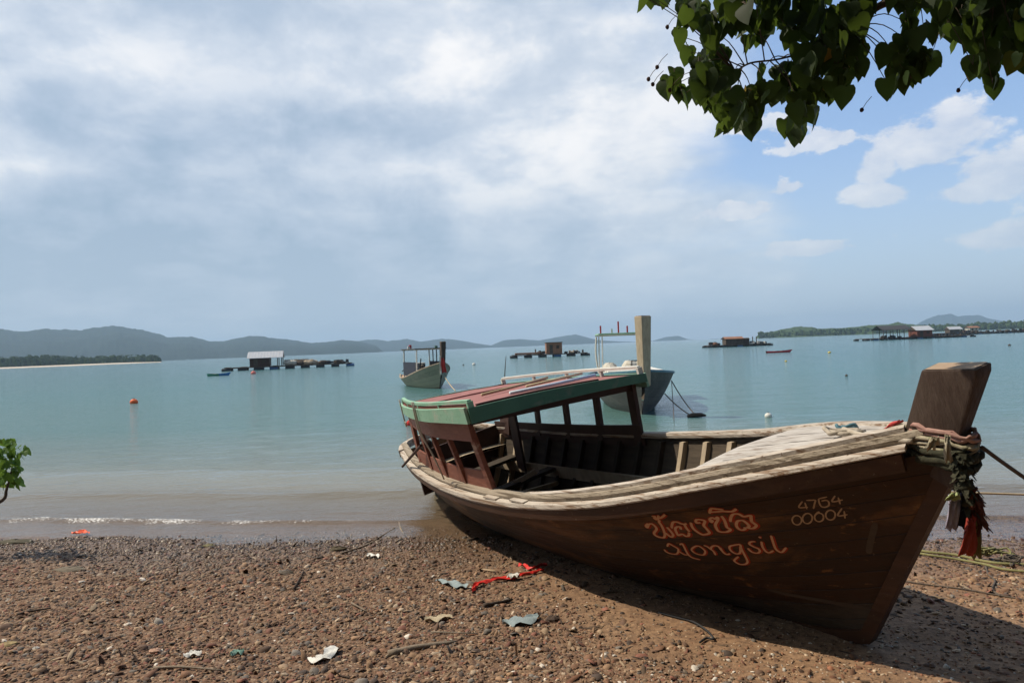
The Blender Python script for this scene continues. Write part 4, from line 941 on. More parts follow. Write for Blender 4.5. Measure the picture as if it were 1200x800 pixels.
# ------------------------------------------------------------------ buoys and floats
def buoy(px, py, pxr, mt_, label, ring=True, flat=.85, name='buoy'):
    p = onz(px, py); r = pxr*p.y/FPX
    o_ = MB().ball((0, 0, r*.35), r, (1, 1, flat), 16, 10).build(name, MT[mt_], None, smooth=True); o_.location = (p.x, p.y, 0)
    k = MB().tube([(0, 0, r*(.3+flat)-.01*r), (0, 0, r*(.5+flat))], r*.22, 8).build('eye', MT['steel'], o_)
    return tag(o_, label, 'buoy')
buoy(157, 472.5, 4.4, 'orange', 'round orange buoy alone on the left side of the water')
buoy(297, 438, 2.9, 'pink', 'pinkish red buoy just in front of the tin-roofed raft')
buoy(900.5, 488.5, 4.2, 'white', 'white float in the near water left of the big prow')
buoy(972, 413.5, 1.9, 'yel', 'yellow-white float right of the small red boat', flat=.6)
buoy(921, 423.6, 1.3, 'yel', 'tiny olive float below the small red boat')
buoy(555.5, 427.6, 2.1, 'white', 'small white float beyond the red roof, right of the left moored boat')
buoy(543, 427.8, 1.0, 'darkw', 'tiny dark float left of the small white float')
buoy(992, 440.5, 1.6, 'darkw', 'tiny dark float in the open water left of the big prow top')
buoy(1183, 405, 1.5, 'darkw', 'tiny dark float near the right edge below the long pen')
buoy(480.5, 498, 4.5, 'redc', 'red float half hidden behind the stern of the beached boat', flat=1.)
p = onz(816, 488.5); o_ = MB().tube([(-.22, 0, .03), (-.1, 0, .05), (.12, .02, .05), (.24, 0, .03)], [.03, .055, .05, .02], 8).build('driftwood_float', MT['darkw'], None, smooth=True); o_.location = (p.x, p.y, 0)
tag(o_, 'dark wooden float where the mooring lines of the bow-on boat meet the water', 'float')
p = onz(591, 446); a = aty(590, 446.5, p.y); b_ = aty(593, 417, p.y)
tag(MB().tube([a-Vector((0, 0, .6)), a.lerp(b_, .5)+Vector((.02, 0, 0)), b_], [.03, .025, .015], 7).build('bamboo_pole', MT['roped']), 'thin pole standing in the water beyond the red roof', 'pole')
def seabird(): pass
# ------------------------------------------------------------------ ropes
def sag(a, b, s, n=14, jit=0): 
    return [a.lerp(b, i/n)-Vector((0, 0, s*4*(i/n)*(1-i/n)))+Vector((random.uniform(-jit, jit), random.uniform(-jit, jit), 0)) for i in range(n+1)]
def rope(pts, r, mt_, label, name='mooring_rope', n=7):
    return tag(MB().tube(pts, r, n).build(name, MT[mt_], None, smooth=True), label, 'rope')
fl = onz(815, 488.5); bu = aty(787, 446, 18.9)
rope(sag(bu, fl+Vector((0, 0, .05)), .06), .014, 'roped', 'dark line from the bow-on boat to the wooden float, upper of the two')
rope(sag(aty(779, 461, 18.7), fl+Vector((-.1, 0, .04)), .05), .014, 'roped', 'dark line low from the bow-on hull to the wooden float, lower of the two')
rope(sag(bu, onz(790, 493), .0), .01, 'roped', 'dark line hanging straight down from the bow-on boat into the water')
rope(sag(aty(521, 441, 33.2), onz(534, 458), .05), .02, 'ropeb', 'pale line from the bow of the left moored boat', 'mooring_rope')
pw = W2((6.95, 0, 1.2)); TT = Vector((4.3, 2.6, .9))
rope(sag(W2((6.98, .02, 1.17)), aty(1262, 598, 3.4), .01), .009, 'roped', 'taut grey-brown rope from the big prow down to the right edge')
rope(sag(aty(1095, 576, 5.0), aty(1290, 582, 5.0), .0), .008, 'ropeb', 'thin beige rope stretched level behind the bow above the wet shore')
# ------------------------------------------------------------------ scarves on the big prow
GRNC = mat('dark_green_garland', (.030, .032, .024), (.065, .062, .042), .95, 30, bump=.6, c3=(.17, .16, .10), s3=(.6, .68), sc3=20, spec=.05)
PINK = mat('faded_pink_cloth', (.28, .15, .13), (.42, .28, .24), .9, 14, bump=.3, spec=.05)
LILAC = mat('lilac_check_cloth', (.22, .2, .27), (.36, .34, .40), .9, 30, bump=.3, spec=.05)
NAVY = mat('navy_cloth', (.012, .014, .022), (.03, .03, .045), .9, 14, bump=.3, spec=.05)
KHA = mat('olive_cloth', (.14, .12, .05), (.2, .17, .08), .9, 14, bump=.3, spec=.05)
CREAM = mat('dirty_cream_cloth', (.32, .28, .2), (.42, .38, .29), .9, 20, bump=.4, c3=(.2, .2, .12), s3=(.55, .65), sc3=10, spec=.05)
OLDRED = mat('old_red_cloth', (.26, .045, .035), (.36, .08, .06), .9, 14, bump=.3, spec=.05)
def band(name, z0, z1, r0, mt_, label, tw=3, cat='scarf', off=(0, 0, 0), rr=.016, xs=(6.66, 6.95), yw=.075):
    """cloth wound round the post, in boat space"""
    mb = MB(); pts = []; N = 26*tw
    for i in range(N+1):
        t = i/N; a = 2*math.pi*tw*t; z = z0+(z1-z0)*t
        cx_ = (xs[0]+xs[1])/2+(z-1.2)*.5; hx = (xs[1]-xs[0])/2
        ca, sa = math.cos(a), math.sin(a)
        x = cx_+math.copysign(abs(ca)**.55, ca)*hx; y = math.copysign(abs(sa)**.55, sa)*yw
        pts.append(W2((x, y, z+.012*math.sin(a*1.3+z*40)+off[2]-.04*ca)))
    rq = random.Random(len(label)); mb.tube([q+Vector((rq.gauss(0, .002), rq.gauss(0, .002), rq.gauss(0, .0045))) for q in pts], [rr*(1+.35*math.sin(i*.9)+.3*rq.random()) for i in range(N+1)], 7)
    return tag(mb.build(name, mt_, None, smooth=True), label, cat)
band('bow_scarf', 1.235, 1.275, 0, PINK, 'faded pink scarf wound round the foot of the big prow post', 3, rr=.0075, xs=(6.69, 6.945), yw=.058)
band('bow_rope', 1.19, 1.23, 0, CREAM, 'cream rope lashing below the pink scarf on the big prow', 3, 'rope', rr=.007, xs=(6.6, 6.96), yw=.07)
band('bow_garland', 1.10, 1.18, 0, GRNC, 'dark mossy green garland wound round the stem of the big boat', 5, 'garland', rr=.013, xs=(6.72, 6.975))
def wpx(px, py, Y): return aty(px, py, Y)
Yb = pw.y-.02
def shaggy(mb, pts, r, n=140, ln=.05, seed=1):
    rnd = random.Random(seed); P = catmull(pts, 8); mb.tube(P, [r*(.8+.35*math.sin(i*1.1+seed)) for i in range(len(P))], 8)
    for i in range(n):
        p = P[rnd.randrange(len(P))]; a = rnd.random()*6.28; d = Vector((math.cos(a), math.sin(a), -.6-rnd.random()))*ln*rnd.uniform(.5, 1.3); s_ = Vector((-math.sin(a), math.cos(a), 0))*.012*rnd.uniform(.6, 1.6)
        q = p+Vector((math.cos(a), math.sin(a), 0))*r*.8
        mb.add([q-s_, q+s_, q+d+s_*.4, q+d-s_*.4], [(0, 1, 2, 3)])
    return mb
mb = shaggy(MB(), [wpx(1124, 528, Yb), wpx(1128, 545, Yb), wpx(1130, 570, Yb), wpx(1134, 596, Yb)], .036, 150, .022, 3)
tag(mb.build('bow_garland', GRNC, None, smooth=True), 'shaggy dark green garland hanging down in front of the big bow', 'garland')
mb = shaggy(MB(), [wpx(1137, 572, Yb), wpx(1142, 592, Yb), wpx(1145, 612, Yb)], .026, 110, .028, 8)
tag(mb.build('bow_garland', mat('dark_red_garland', (.10, .03, .02), (.16, .05, .03), .95, 30, bump=.5, spec=.05), None, smooth=True), 'dark red ruffled garland below the green one on the big bow', 'garland')
tag(cloth_strip(MB(), [wpx(1120, 580, Yb-.03), wpx(1117, 597, Yb-.04), wpx(1115, 621, Yb-.03)], .05, .045, .02, seed=2).build('bow_scarf', LILAC, None, smooth=True), 'lilac checked rag hanging from the garland on the big bow', 'scarf')
tag(cloth_strip(MB(), [wpx(1127, 578, Yb-.015), wpx(1127, 597, Yb-.02), wpx(1126, 618, Yb-.01)], .06, .06, .02, seed=5).build('bow_scarf', NAVY, None, smooth=True), 'navy rag hanging between the lilac and red rags on the big bow', 'scarf')
tag(cloth_strip(MB(), [wpx(1140, 604, Yb-.04), wpx(1137, 625, Yb-.05), wpx(1132, 650, Yb-.04)], .035, .07, .03, seed=7).build('bow_scarf', OLDRED, None, smooth=True), 'red tail of cloth, lowest of the rags on the big bow', 'scarf')
tag(cloth_strip(MB(), [wpx(1143, 606, Yb-.03), wpx(1144, 628, Yb-.03), wpx(1145, 652, Yb-.03)], .03, .045, .03, seed=9).build('bow_scarf', KHA, None, smooth=True), 'olive tail of cloth just right of the red one on the big bow', 'scarf')
tag(cloth_strip(MB(), [wpx(1110, 510, Yb-.06), wpx(1111, 522, Yb-.08), wpx(1112, 541, Yb-.08)], .02, .035, .02, seed=11).build('bow_scarf', CREAM, None, smooth=True), 'cream knotted end hanging on the near side of the big prow', 'scarf')
tag(cloth_strip(MB(), [wpx(1122, 583, Yb-.05), wpx(1119, 579, Yb-.06), wpx(1114, 586, Yb-.05)], .03, .05, .02, seed=13).build('bow_scarf', mat('lime_cloth', (.25, .3, .12), (.35, .38, .2), .9, 20, bump=.3), None, smooth=True), 'small pale green knot on top of the lilac rag', 'scarf')
# frayed rope bundle on the foredeck, leading to the post
def coil(c, r, n, mt_, label, rr, seed):
    rnd = random.Random(seed); pts = []
    for i in range(n):
        a = i*.9+rnd.random(); pts.append(c+Vector((math.cos(a)*r*rnd.uniform(.5, 1.2)*1.6, math.sin(a)*r*rnd.uniform(.5, 1.1), abs(rnd.gauss(0, .012)))))
    return rope(catmull(pts, 4), rr, mt_, label, 'rope_bundle')
dkp = W2(decksurf(6.35, -.03, .02)); coil(dkp, .06, 14, 'ropew', 'frayed cream rope bundle on the tip of the foredeck', .012, 4)
dk2 = W2(decksurf(6.28, .08, .02)); coil(dk2, .035, 9, 'bluep', 'small blue-green rope tangle beside the cream bundle on the foredeck', .009, 6)
rope(catmull([dkp+Vector((0, 0, .02)), W2((6.5, -.08, 1.24)), W2((6.62, -.1, 1.235)), W2((6.75, -.09, 1.225))], 6), .013, 'ropew', 'cream rope running from the bundle to the prow post', 'bow_rope')
tag(cloth_strip(MB(), [W2((6.68, -.03, 1.30)), W2((6.62, -.06, 1.27)), W2((6.56, -.09, 1.22))], .03, .05, .02, seed=21).build('bow_scarf', mat('bright_red_rag', (.5, .05, .05), (.6, .1, .1), .9, 14, bump=.3), None, smooth=True), 'bright red rag at the back of the prow post', 'scarf')
tag(cloth_strip(MB(), [wpx(1098, 519, Yb-.0), wpx(1095, 514, Yb-.06), wpx(1090, 527, Yb-.06)], .02, .05, .03, seed=23).build('bow_scarf', CREAM, None, smooth=True), 'cream rag folded over the near gunwale beside the prow', 'scarf')
# poles resting on the roof, twine hung from the eave
def onroofw(x, y, l_): return W2(on_roof(x, y, l_))
tag(MB().tube([onroofw(3.36, -.35, .03), onroofw(3.33, .1, .03), onroofw(3.22, .62, .045)], .016, 8).build('pole', mat('blue_white_plastic', (.42, .55, .68), (.6, .66, .72), .5, 8, bump=.1), None, smooth=True), 'pale blue-white plastic pipe lying across the red roof', 'pole')
tag(MB().tube([onroofw(2.75, -.35, .03), onroofw(2.6, .1, .035), onroofw(2.3, .62, .05)], .014, 8).build('pole', MT['ropeb'], None, smooth=True), 'thin tan bamboo pole lying on the red roof left of the pipe', 'pole')
tag(MB().tube([onroofw(3.2, -.1, .05), onroofw(3.0, .62, .07)], .012, 8).build('pole', mat('pale_yellow_stick', (.5, .4, .25), (.6, .5, .32), .7, 8, bump=.1), None, smooth=True), 'yellowish stick on the red roof behind the pipe', 'pole')
ex = 2.05; q0 = Vector((ex, -rhalf(ex, -1)-.035, rz(ex, -.92)+.09))
def twn(x, z1, label):
    a = Vector((x, -rhalf(x, -1)-.04, rz(x, -.92)+.1)); b_ = Vector((x-.02, -rhalf(x, -1)-.045, 1.43)); c_ = h.edge(x/LB, -1, .05, .1)+Vector((0, 0, z1))
    return rope([W2(q) for q in catmull([a, b_, b_.lerp(c_, .5)+Vector((.03, 0, 0)), c_], 5)], .007, 'ropew', label, 'twine')
twn(2.55, .05, 'pale twine hanging from the mint eave to the near rail, right strand'); twn(2.48, .16, 'pale twine hanging from the mint eave, left strand')
twn(1.6, .55, 'short pale twine hanging from the aft end of the mint eave')
# ------------------------------------------------------------------ ropes on the sand at the right
def gp(px, py, l_=.01):
    p = onz(px, py, .15)
    for _ in range(8): p = onz(px, py, gzf(p.x, p.y)+l_)
    return p
def grope(pix, r, mt_, label, l_=.012, name='rope'):
    return rope(catmull([gp(*q, l_) for q in pix], 6), r, mt_, label, name)
grope([(1062, 640), (1085, 646), (1120, 650), (1152, 657), (1175, 660), (1215, 662), (1260, 668)], .011, 'ropeg', 'green-yellow rope on the sand right of the bow, farther strand', .02)
grope([(1064, 645), (1088, 650), (1122, 655), (1154, 661), (1178, 667), (1220, 671), (1260, 676)], .010, 'ropeg', 'green-yellow rope on the sand right of the bow, nearer strand', .02)
rnd = random.Random(5); c_ = gp(1162, 655); pts = []
for i in range(30): pts.append(c_+Vector((rnd.gauss(0, .06), rnd.gauss(0, .035), .03+abs(rnd.gauss(0, .03)))))
rope(catmull(pts, 4), .008, 'ropeg', 'knotted tangle of olive rope and weed right of the bow', 'rope_tangle')
c_ = gp(1185, 660); pts = [c_+Vector((rnd.gauss(0, .07), rnd.gauss(0, .04), .02+abs(rnd.gauss(0, .02)))) for i in range(20)]
rope(catmull(pts, 4), .007, 'roped', 'darker rope tangle at the right edge of the beach', 'rope_tangle')
grope([(1155, 662), (1158, 672), (1166, 680), (1163, 690), (1172, 698)], .007, 'roped', 'short olive rope end trailing toward the camera from the tangle', .01)
grope([(1055, 680), (1090, 685), (1130, 690), (1170, 697), (1230, 707)], .005, 'roped', 'thin dark line on the sand along the edge of the bow shadow', .008)
# ------------------------------------------------------------------ leaves
def leafmat(name, a, b_, tr):
    M, g, o = newmat(name); geo = g.n('ShaderNodeNewGeometry'); rnd_ = geo.outputs['Random Per Island']
    col = g.ramp(rnd_, [(0., a), (.7, b_), (.97, tuple(q*1.25 for q in b_)), (.99, (.32, .22, .03))])
    t = g.noise(g.n('ShaderNodeTexCoord').outputs['Object'], 30, 4); col = g.mix(g.mr(t, .3, .7, 0, .35), col, tuple(q*.55 for q in a))
    d = g.n('ShaderNodeBsdfPrincipled'); g.put(d.inputs['Base Color'], col); d.inputs['Roughness'].default_value = .62; d.inputs['Specular IOR Level'].default_value = .18
    q = g.n('ShaderNodeBsdfTranslucent'); g.put(q.inputs[0], g.mix(.5, col, tr))
    mx = g.n('ShaderNodeMixShader'); mx.inputs[0].default_value = .32; nt = M.node_tree; nt.links.new(d.outputs[0], mx.inputs[1]); nt.links.new(q.outputs[0], mx.inputs[2]); nt.links.new(mx.outputs[0], o.inputs[0]); return M
LM = leafmat('heart_leaf_green', (.011, .024, .007), (.024, .048, .012), (.20, .30, .04))
half = [(0, .0), (.16, -.10), (.36, -.08), (.50, .10), (.52, .32), (.40, .60), (.20, .86), (0, 1.08)]
LV = []; LF = []
for (x, y) in half: LV.append((x, y))
NL = len(half)
def leaf_template():
    vs = [Vector((0, y, 0)) for y in (0, .3, .6, 1.08)]            # midrib
    rt = [Vector((x, y, .13*x+.10*x*math.sin(y*7))) for x, y in half[1:-1]]; lf = [Vector((-x, y, .13*x+.08*x*math.cos(y*6))) for x, y in half[1:-1]]
    vs = vs+rt+lf; fs = []
    for o_, fl_ in ((4, 0), (10, 1)):
        a = [(0, o_, o_+1, o_+2), (0, o_+2, 1), (1, o_+2, o_+3), (1, o_+3, o_+4, 2), (2, o_+4, o_+5), (2, o_+5, 3)]
        fs += [t[::-1] if fl_ else t for t in a]
    for v in vs: v.z -= .16*v.y*v.y
    return vs, fs
LT_V, LT_F = leaf_template()
def add_leaf(mb, p, size, down=.8, rnd=random, face=None):
    """p: where the stalk meets the blade; tip hangs mostly down"""
    a = rnd.uniform(0, 6.28); tip = Vector((math.cos(a)*(1-down), math.sin(a)*(1-down), -down)).normalized()
    nrm = face or Vector((rnd.gauss(0, .8), rnd.gauss(-.7, .6), rnd.gauss(.25, .45)))
    nrm = (nrm-tip*nrm.dot(tip)).normalized(); sx = tip.cross(nrm)
    k = rnd.uniform(.75, 1.3)
    mb.add([p+(sx*v.x*rnd.uniform(.97, 1.03)*.98+tip*v.y+nrm*v.z*k)*size for v in LT_V], LT_F)
BARK = mat('grey_brown_bark', (.06, .045, .03), (.12, .09, .065), .9, 8, (1, 1, .3), .7, 20)
tree = empty('sea_hibiscus_tree', (4.6, .5, gzf(4.6, .5)), 0, 'leafy heart-leaved tree whose branch hangs in from the top right', 'tree')
tb = tree.location.copy()
def T_(p): return Vector(p)-tb
mb = MB(); mb.tube([Vector(p)-Vector((0, 0, 0)) for p in catmull([(0, 0, -.2), (.05, .05, 1.0), (-.1, .15, 2.2), (-.4, .3, 3.2)], 6)], [.2-.005*i for i in range(19)], 12)
trunk = mb.build('trunk', BARK, tree, smooth=True)
YB = 3.0
main = [tb+Vector((-.4, .3, 3.1)), Vector((3.5, 1.9, 3.75)), aty(1260, -60, YB), aty(1180, -20, YB), aty(1100, -8, YB), aty(1035, 5, YB), aty(1003, 33, YB), aty(960, 55, YB+.05), aty(915, 69, YB), aty(880, 74, YB-.05), aty(862, 84, YB)]
mainc = catmull(main, 6)
MB().tube([T_(p) for p in mainc], [max(.004, .05*(1-i/(len(mainc)-1))**1.6) for i in range(len(mainc))], 9).build('branch', BARK, tree, smooth=True)
CL = [(770,0,10),(756,-4,6),(800,8,13),(815,20,13),(796,42,3),(808,62,5),(835,38,14),(860,12,18),(885,38,15),(905,12,18),(925,38,12),(790,92,9),(800,112,8),(784,103,7),(818,76,8),(830,95,14),(842,66,10),(850,143,12),(862,125,12),(840,120,12),(825,112,10),(885,120,12),(900,108,12),(880,145,9),(918,95,16),(940,75,16),(935,120,16),(930,150,12),(945,135,10),(960,100,17),(985,82,17),(1000,60,16),(965,55,17),(985,30,18),(1000,15,16),(950,18,18),(1010,85,7),(988,106,9),(1005,45,12),(1020,-2,10),(893,82,5),(858,91,2),
 (1062,26,9),(1064,48,10),(1050,66,12),(1075,75,14),(1089,72,9),(1050,90,10),(1043,104,6),(1068,92,10),(1083,38,5),
 (1100,8,12),(1130,8,16),(1160,10,18),(1190,8,18),(1110,28,10),(1135,35,12),(1165,40,18),(1190,45,16),(1142,60,8),(1160,75,14),(1176,62,10),(1150,85,7),(1163,98,7),(1196,74,7),(1096,36,6),(1120,44,6),(1140,76,8),(1060,-6,12),(1080,2,10),(1230,30,40),(1255,85,30),(1220,-20,30),(880,-25,30),(950,-25,30),(1010,-30,25),(1130,-25,35)]
lf = MB(); tw = MB(); r5 = random.Random(11); visible = [q for q in mainc]
ncl = 0
for cx, cy, cr_ in CL:
    n = max(2, int((cr_/8.)**2*4.6)); Yc = YB+r5.uniform(-.22, .28)
    c3_ = aty(cx, cy, Yc); near_ = min(mainc[10:], key=lambda q: (q-c3_).length)
    mid = near_.lerp(c3_, .5)+Vector((0, 0, .03)); tw.tube([T_(q) for q in catmull([near_, mid, c3_], 3)], [.003, .0027, .0024, .0021, .0018, .0016, .0014][:7], 5)
    for k in range(n):
        a = r5.uniform(0, 6.28); q = cr_*math.sqrt(r5.random()); Yk = Yc+r5.gauss(0, .10)
        p = aty(cx+q*math.cos(a), cy+q*math.sin(a)-9, Yk); sz = r5.choice([.05, .065, .075, .08, .085, .088])
        add_leaf(lf, T_(p), sz, r5.uniform(.55, .97), r5); ncl += 1
        if k % 3 == 0: tw.tube([T_(c3_), T_(p.lerp(c3_, .3)+Vector((0, 0, .015))), T_(p)], [.0018, .0015, .0012], 4)
leaves = lf.build('leaves', LM, tree, smooth=True); leaves['kind'] = 'stuff'; tw.build('twigs', BARK, tree)
FR = mat('dark_seed_capsule', (.03, .015, .01), (.07, .03, .02), .8, 30, bump=.2)
for px, py in ((782, 32), (765, 99), (760, 93), (785, 106), (1010, 129), (1123, 106), (770, 79)):
    p = aty(px, py, YB); MB().ball(T_(p), .0085, (1, 1, 1.15), 8, 6, .2).build('fruit', FR, tree)
    tw2 = MB().tube([T_(p), T_(p+Vector((.02, 0, .03))), T_(p+Vector((.05, .01, .06)))], .0013, 4).build('stalk', BARK, tree)
# crown overhead and behind the camera: unseen, spread wide to block sky fill
cn = MB(); r6 = random.Random(3)
for i in range(3600):
    x = r6.uniform(-3.5, 9); y = r6.uniform(-7, 4.4); z = 5.1+r6.uniform(-.5, 2.6)
    if (y > .6 and x < 2.3) or (y > 1.9 and z < 2.3+.62*y+.35*abs(x-1)*0): continue
    sz = r6.uniform(.25, .5); add_leaf(cn, T_(Vector((x, y, z))), sz, r6.uniform(.1, .5), r6, Vector((r6.gauss(0, .4), r6.gauss(0, .4), 1)))
cn_ = cn.build('shade_crown', LM, tree); cn_['kind'] = 'stuff'
wd = MB()  # foliage wall added behind the camera to cut the sky fill
for i in range(700):
    x = r6.uniform(-16, 22); y = -6-r6.random()**1.3*6; z = r6.uniform(.6, 8.5)
    wd.ball((x, y, z), r6.uniform(.6, 1.3), (1, 1, .9), 7, 5, .6)
tag(wd.build('unseen_shade_woods', mat('shade_woods_leaves', (.012, .026, .008), (.03, .055, .015), .9, 3, bump=0)), 'unseen dark wood added behind the camera to block sky fill', 'trees', kind='stuff')
# leafy shrub reaching in at the left edge
shb = empty('beach_shrub', (-6.0, 6.7, gzf(-6.0, 6.7)), 0, 'green heart-leaved shrub at the left edge by the waterline', 'shrub')
sb = shb.location.copy(); st = MB(); sl_ = MB(); r7 = random.Random(9); LM2 = leafmat('bright_heart_leaf', (.05, .12, .02), (.09, .19, .03), (.25, .40, .05))
def tipto(px, py, Y): return aty(px, py, Y)-sb
root = Vector((0, 0, -.1)); f1 = Vector((.2, .1, .35))
st.tube(catmull([root, f1, tipto(-5, 590, 6.9), tipto(8, 572, 6.95), tipto(14, 548, 6.95)], 5), [.03-.0012*i for i in range(21)], 8)
st.tube(catmull([f1, Vector((.0, .1, .8)), tipto(-15, 530, 7.0)], 5), [.02]*11, 7)
for cx, cy, r_, n in ((16, 522, 7, 12), (24, 530, 7, 12), (12, 540, 9, 14), (3, 548, 8, 14), (18, 552, 8, 14), (8, 563, 8, 12), (20, 566, 5, 8), (1, 533, 5, 8), (0, 518, 3, 3), (-15, 540, 16, 30), (-30, 560, 20, 30), (-20, 510, 16, 24), (1, 566, 5, 8)):
    for k in range(n):
        a = r7.uniform(0, 6.28); q = r_*math.sqrt(r7.random()); p = tipto(cx+q*math.cos(a), cy+q*math.sin(a)-3, 6.95+r7.gauss(0, .12)); add_leaf(sl_, p, r7.uniform(.05, .085), r7.uniform(.3, .9), r7, Vector((r7.gauss(-.3, .6), r7.gauss(-.5, .5), r7.gauss(.6, .4))))
st.build('stem', BARK, shb, smooth=True); q = sl_.build('leaves', LM2, shb); q['kind'] = 'stuff'
# ------------------------------------------------------------------ gravel
def pebble_field(name, N, xf, yf, dens, rmean, rsig, pal, seed, label, cat='gravel', flat=(.2, .5), rmax=.03, lift=.35, asp=(.45, .95), tk=.36):
    R_ = np.random.RandomState(seed); x = R_.uniform(*xf, N*3); y = R_.uniform(*yf, N*3)
    k = R_.rand(N*3) < dens(x, y); x = x[k][:N]; y = y[k][:N]; n = len(x)
    r = np.minimum(rmean*np.exp(R_.randn(n)*rsig), rmax); e = R_.uniform(*asp, n); fl = R_.uniform(*flat, n); th = R_.uniform(0, 6.283, n)
    tilt = R_.randn(n)*tk; tdir = R_.uniform(0, 6.283, n)
    K = 6; ang = np.arange(K)*2*np.pi/K
    P_ = np.zeros((n, 2*K+1, 3))
    j1 = 1+R_.uniform(-.34, .34, (n, K)); j2 = .74*(1+R_.uniform(-.25, .25, (n, K)))
    P_[:, :K, 0] = np.cos(ang)*j1; P_[:, :K, 1] = np.sin(ang)*j1*e[:, None]; P_[:, :K, 2] = -.15*fl[:, None]
    P_[:, K:2*K, 0] = np.cos(ang+.3)*j2; P_[:, K:2*K, 1] = np.sin(ang+.3)*j2*e[:, None]; P_[:, K:2*K, 2] = fl[:, None]*(.8+R_.uniform(-.2, .2, (n, K)))
    P_[:, 2*K, 2] = fl*(1.0)
    P_ *= r[:, None, None]
    c, s_ = np.cos(th)[:, None], np.sin(th)[:, None]; X_ = P_[:, :, 0]*c-P_[:, :, 1]*s_; Y2 = P_[:, :, 0]*s_+P_[:, :, 1]*c
    Z2 = P_[:, :, 2]+(X_*np.cos(tdir)[:, None]+Y2*np.sin(tdir)[:, None])*np.tan(tilt)[:, None]
    zz = gz(x, y)+.006*(vn(x, y, 14, 3, .6)-.5)
    V = np.stack([X_+x[:, None], Y2+y[:, None], Z2+(zz+lift*fl*r)[:, None]], 2).reshape(-1, 3)
    b0 = (np.arange(n)*(2*K+1))[:, None]
    q = np.array([[i, (i+1) % K, K+(i+1) % K, K+i] for i in range(K)]); t = np.array([[K+i, K+(i+1) % K, 2*K] for i in range(K)])
    qi = (b0[:, :, None]+q[None]).reshape(n, -1); ti = (b0[:, :, None]+t[None]).reshape(n, -1)
    loops = np.concatenate([qi, ti], 1).ravel(); ls = np.tile(np.r_[np.arange(K)*4, K*4+np.arange(K)*3], n)+np.repeat(np.arange(n)*(7*K), 2*K)
    me = bpy.data.meshes.new(name); me.vertices.add(len(V)); me.vertices.foreach_set('co', V.astype('f').ravel())
    me.loops.add(len(loops)); me.loops.foreach_set('vertex_index', loops.astype('i')); me.polygons.add(len(ls)); me.polygons.foreach_set('loop_start', ls.astype('i')); me.update(calc_edges=True)
    ci = R_.choice(len(pal), n, p=np.array([p_[1] for p_ in pal])/sum(p_[1] for p_ in pal)); cols = np.array([p_[0] for p_ in pal])[ci]*(1+R_.uniform(-.4, .4, (n, 1)))
    at = me.color_attributes.new('stone', 'FLOAT_COLOR', 'POINT'); cc = np.ones((n*(2*K+1), 4), 'f'); cc[:, :3] = np.repeat(cols, 2*K+1, 0); at.data.foreach_set('color', cc.ravel())
    me.materials.append(M_stone); o = bpy.data.objects.new(name, me); C.objects.link(o); tag(o, label, cat, kind='stuff'); return o
M_stone, g, o = newmat('mixed_stone_chips')
b = g.n('ShaderNodeBsdfPrincipled'); a_ = g.n('ShaderNodeAttribute', attribute_name='stone'); pos = g.n('ShaderNodeNewGeometry').outputs['Position']
s_ = g.n('ShaderNodeSeparateXYZ'); g.put(s_.inputs[0], pos); wz = g.mr(s_.outputs[2], .03, .13, 1., 0., smooth=True)
nn = g.noise(pos, 150, 3); cl_ = g.mix(g.mr(nn, .3, .7, 0, .45), a_.outputs['Color'], (.06, .04, .03)); cl_ = g.mix(g.m('MULTIPLY', wz, .5), cl_, (.03, .024, .018))
g.put(b.inputs['Base Color'], cl_); g.put(b.inputs['Roughness'], g.mr(wz, 0, 1, .8, .4)); b.inputs['Specular IOR Level'].default_value = .3
M_stone.node_tree.links.new(b.outputs[0], o.inputs[0])
PAL = [((.19, .098, .055), 4), ((.27, .165, .095), 4), ((.11, .063, .04), 3.4), ((.31, .215, .135), 2.4), ((.22, .09, .06), 1.7), ((.16, .14, .12), 1.6), ((.40, .31, .22), .7), ((.07, .05, .04), 1.6), ((.62, .56, .48), .22)]
PAL2 = [((.30, .20, .13), 3), ((.20, .09, .05), 3), ((.45, .35, .25), 2), ((.14, .09, .06), 2), ((.65, .6, .52), .8), ((.30, .13, .07), 1.5)]
def hullfoot(x, y):    # distance from the boat centreline on the ground
    ox, oy = A_['O'][0], A_['O'][1]; dx, dy = math.cos(A_['yaw']), math.sin(A_['yaw']); return (x-ox)*(-dy)*-1*-1+(y-oy)*dx*-1
def dens1(x, y):
    s = shore(x, y); left = 1/(1+np.exp((x-.1+(y-5)*.3)*3.))
    d = .03+.97*left; d = d*(.30+1.35*vn(x, y, 1.1, 3)*vn(x*.6+y*.2+7, y*1.6, 1.4, 3)*1.7); d = np.where(s > .25, d*.25, d)
    d = np.where((x > .3) & (y > 3.6), np.maximum(d, .035), d)
    right = 1/(1+np.exp(-(x-2.6)*4)); return np.clip(np.maximum(d, right*.55), 0, 1)
pebble_field('gravel', 95000, (-6.2, 5.2), (2.7, 7.6), dens1, .0085, .5, PAL, 1, 'brown and reddish stone chips covering the beach', rmax=.032)
def dens2(x, y):
    c = np.exp(-(((x-.75)/.8)**2+((y-3.0)/.42)**2)); return np.clip(c*1.2+.12*np.exp(-((x-1.8)/.8)**2), 0, 1)
pebble_field('shell_grit', 14000, (-.8, 3.2), (2.7, 4.3), dens2, .0065, .4, PAL2, 2, 'pale and rust shell grit heaped in front of the boat', rmax=.018)
def dens3(x, y): return np.clip(.5-.35*(x+.3), .04, 1)
pebble_field('gravel', 900, (-6, 4), (2.8, 7.1), dens3, .021, .3, PAL, 3, 'larger flat stones scattered among the chips', rmax=.045, flat=(.22, .45))
def dens4(x, y): return np.clip(.25+.9*vn(x*.5+y*.1, y*1.8, 1.3, 3)-.12*x, .03, 1)
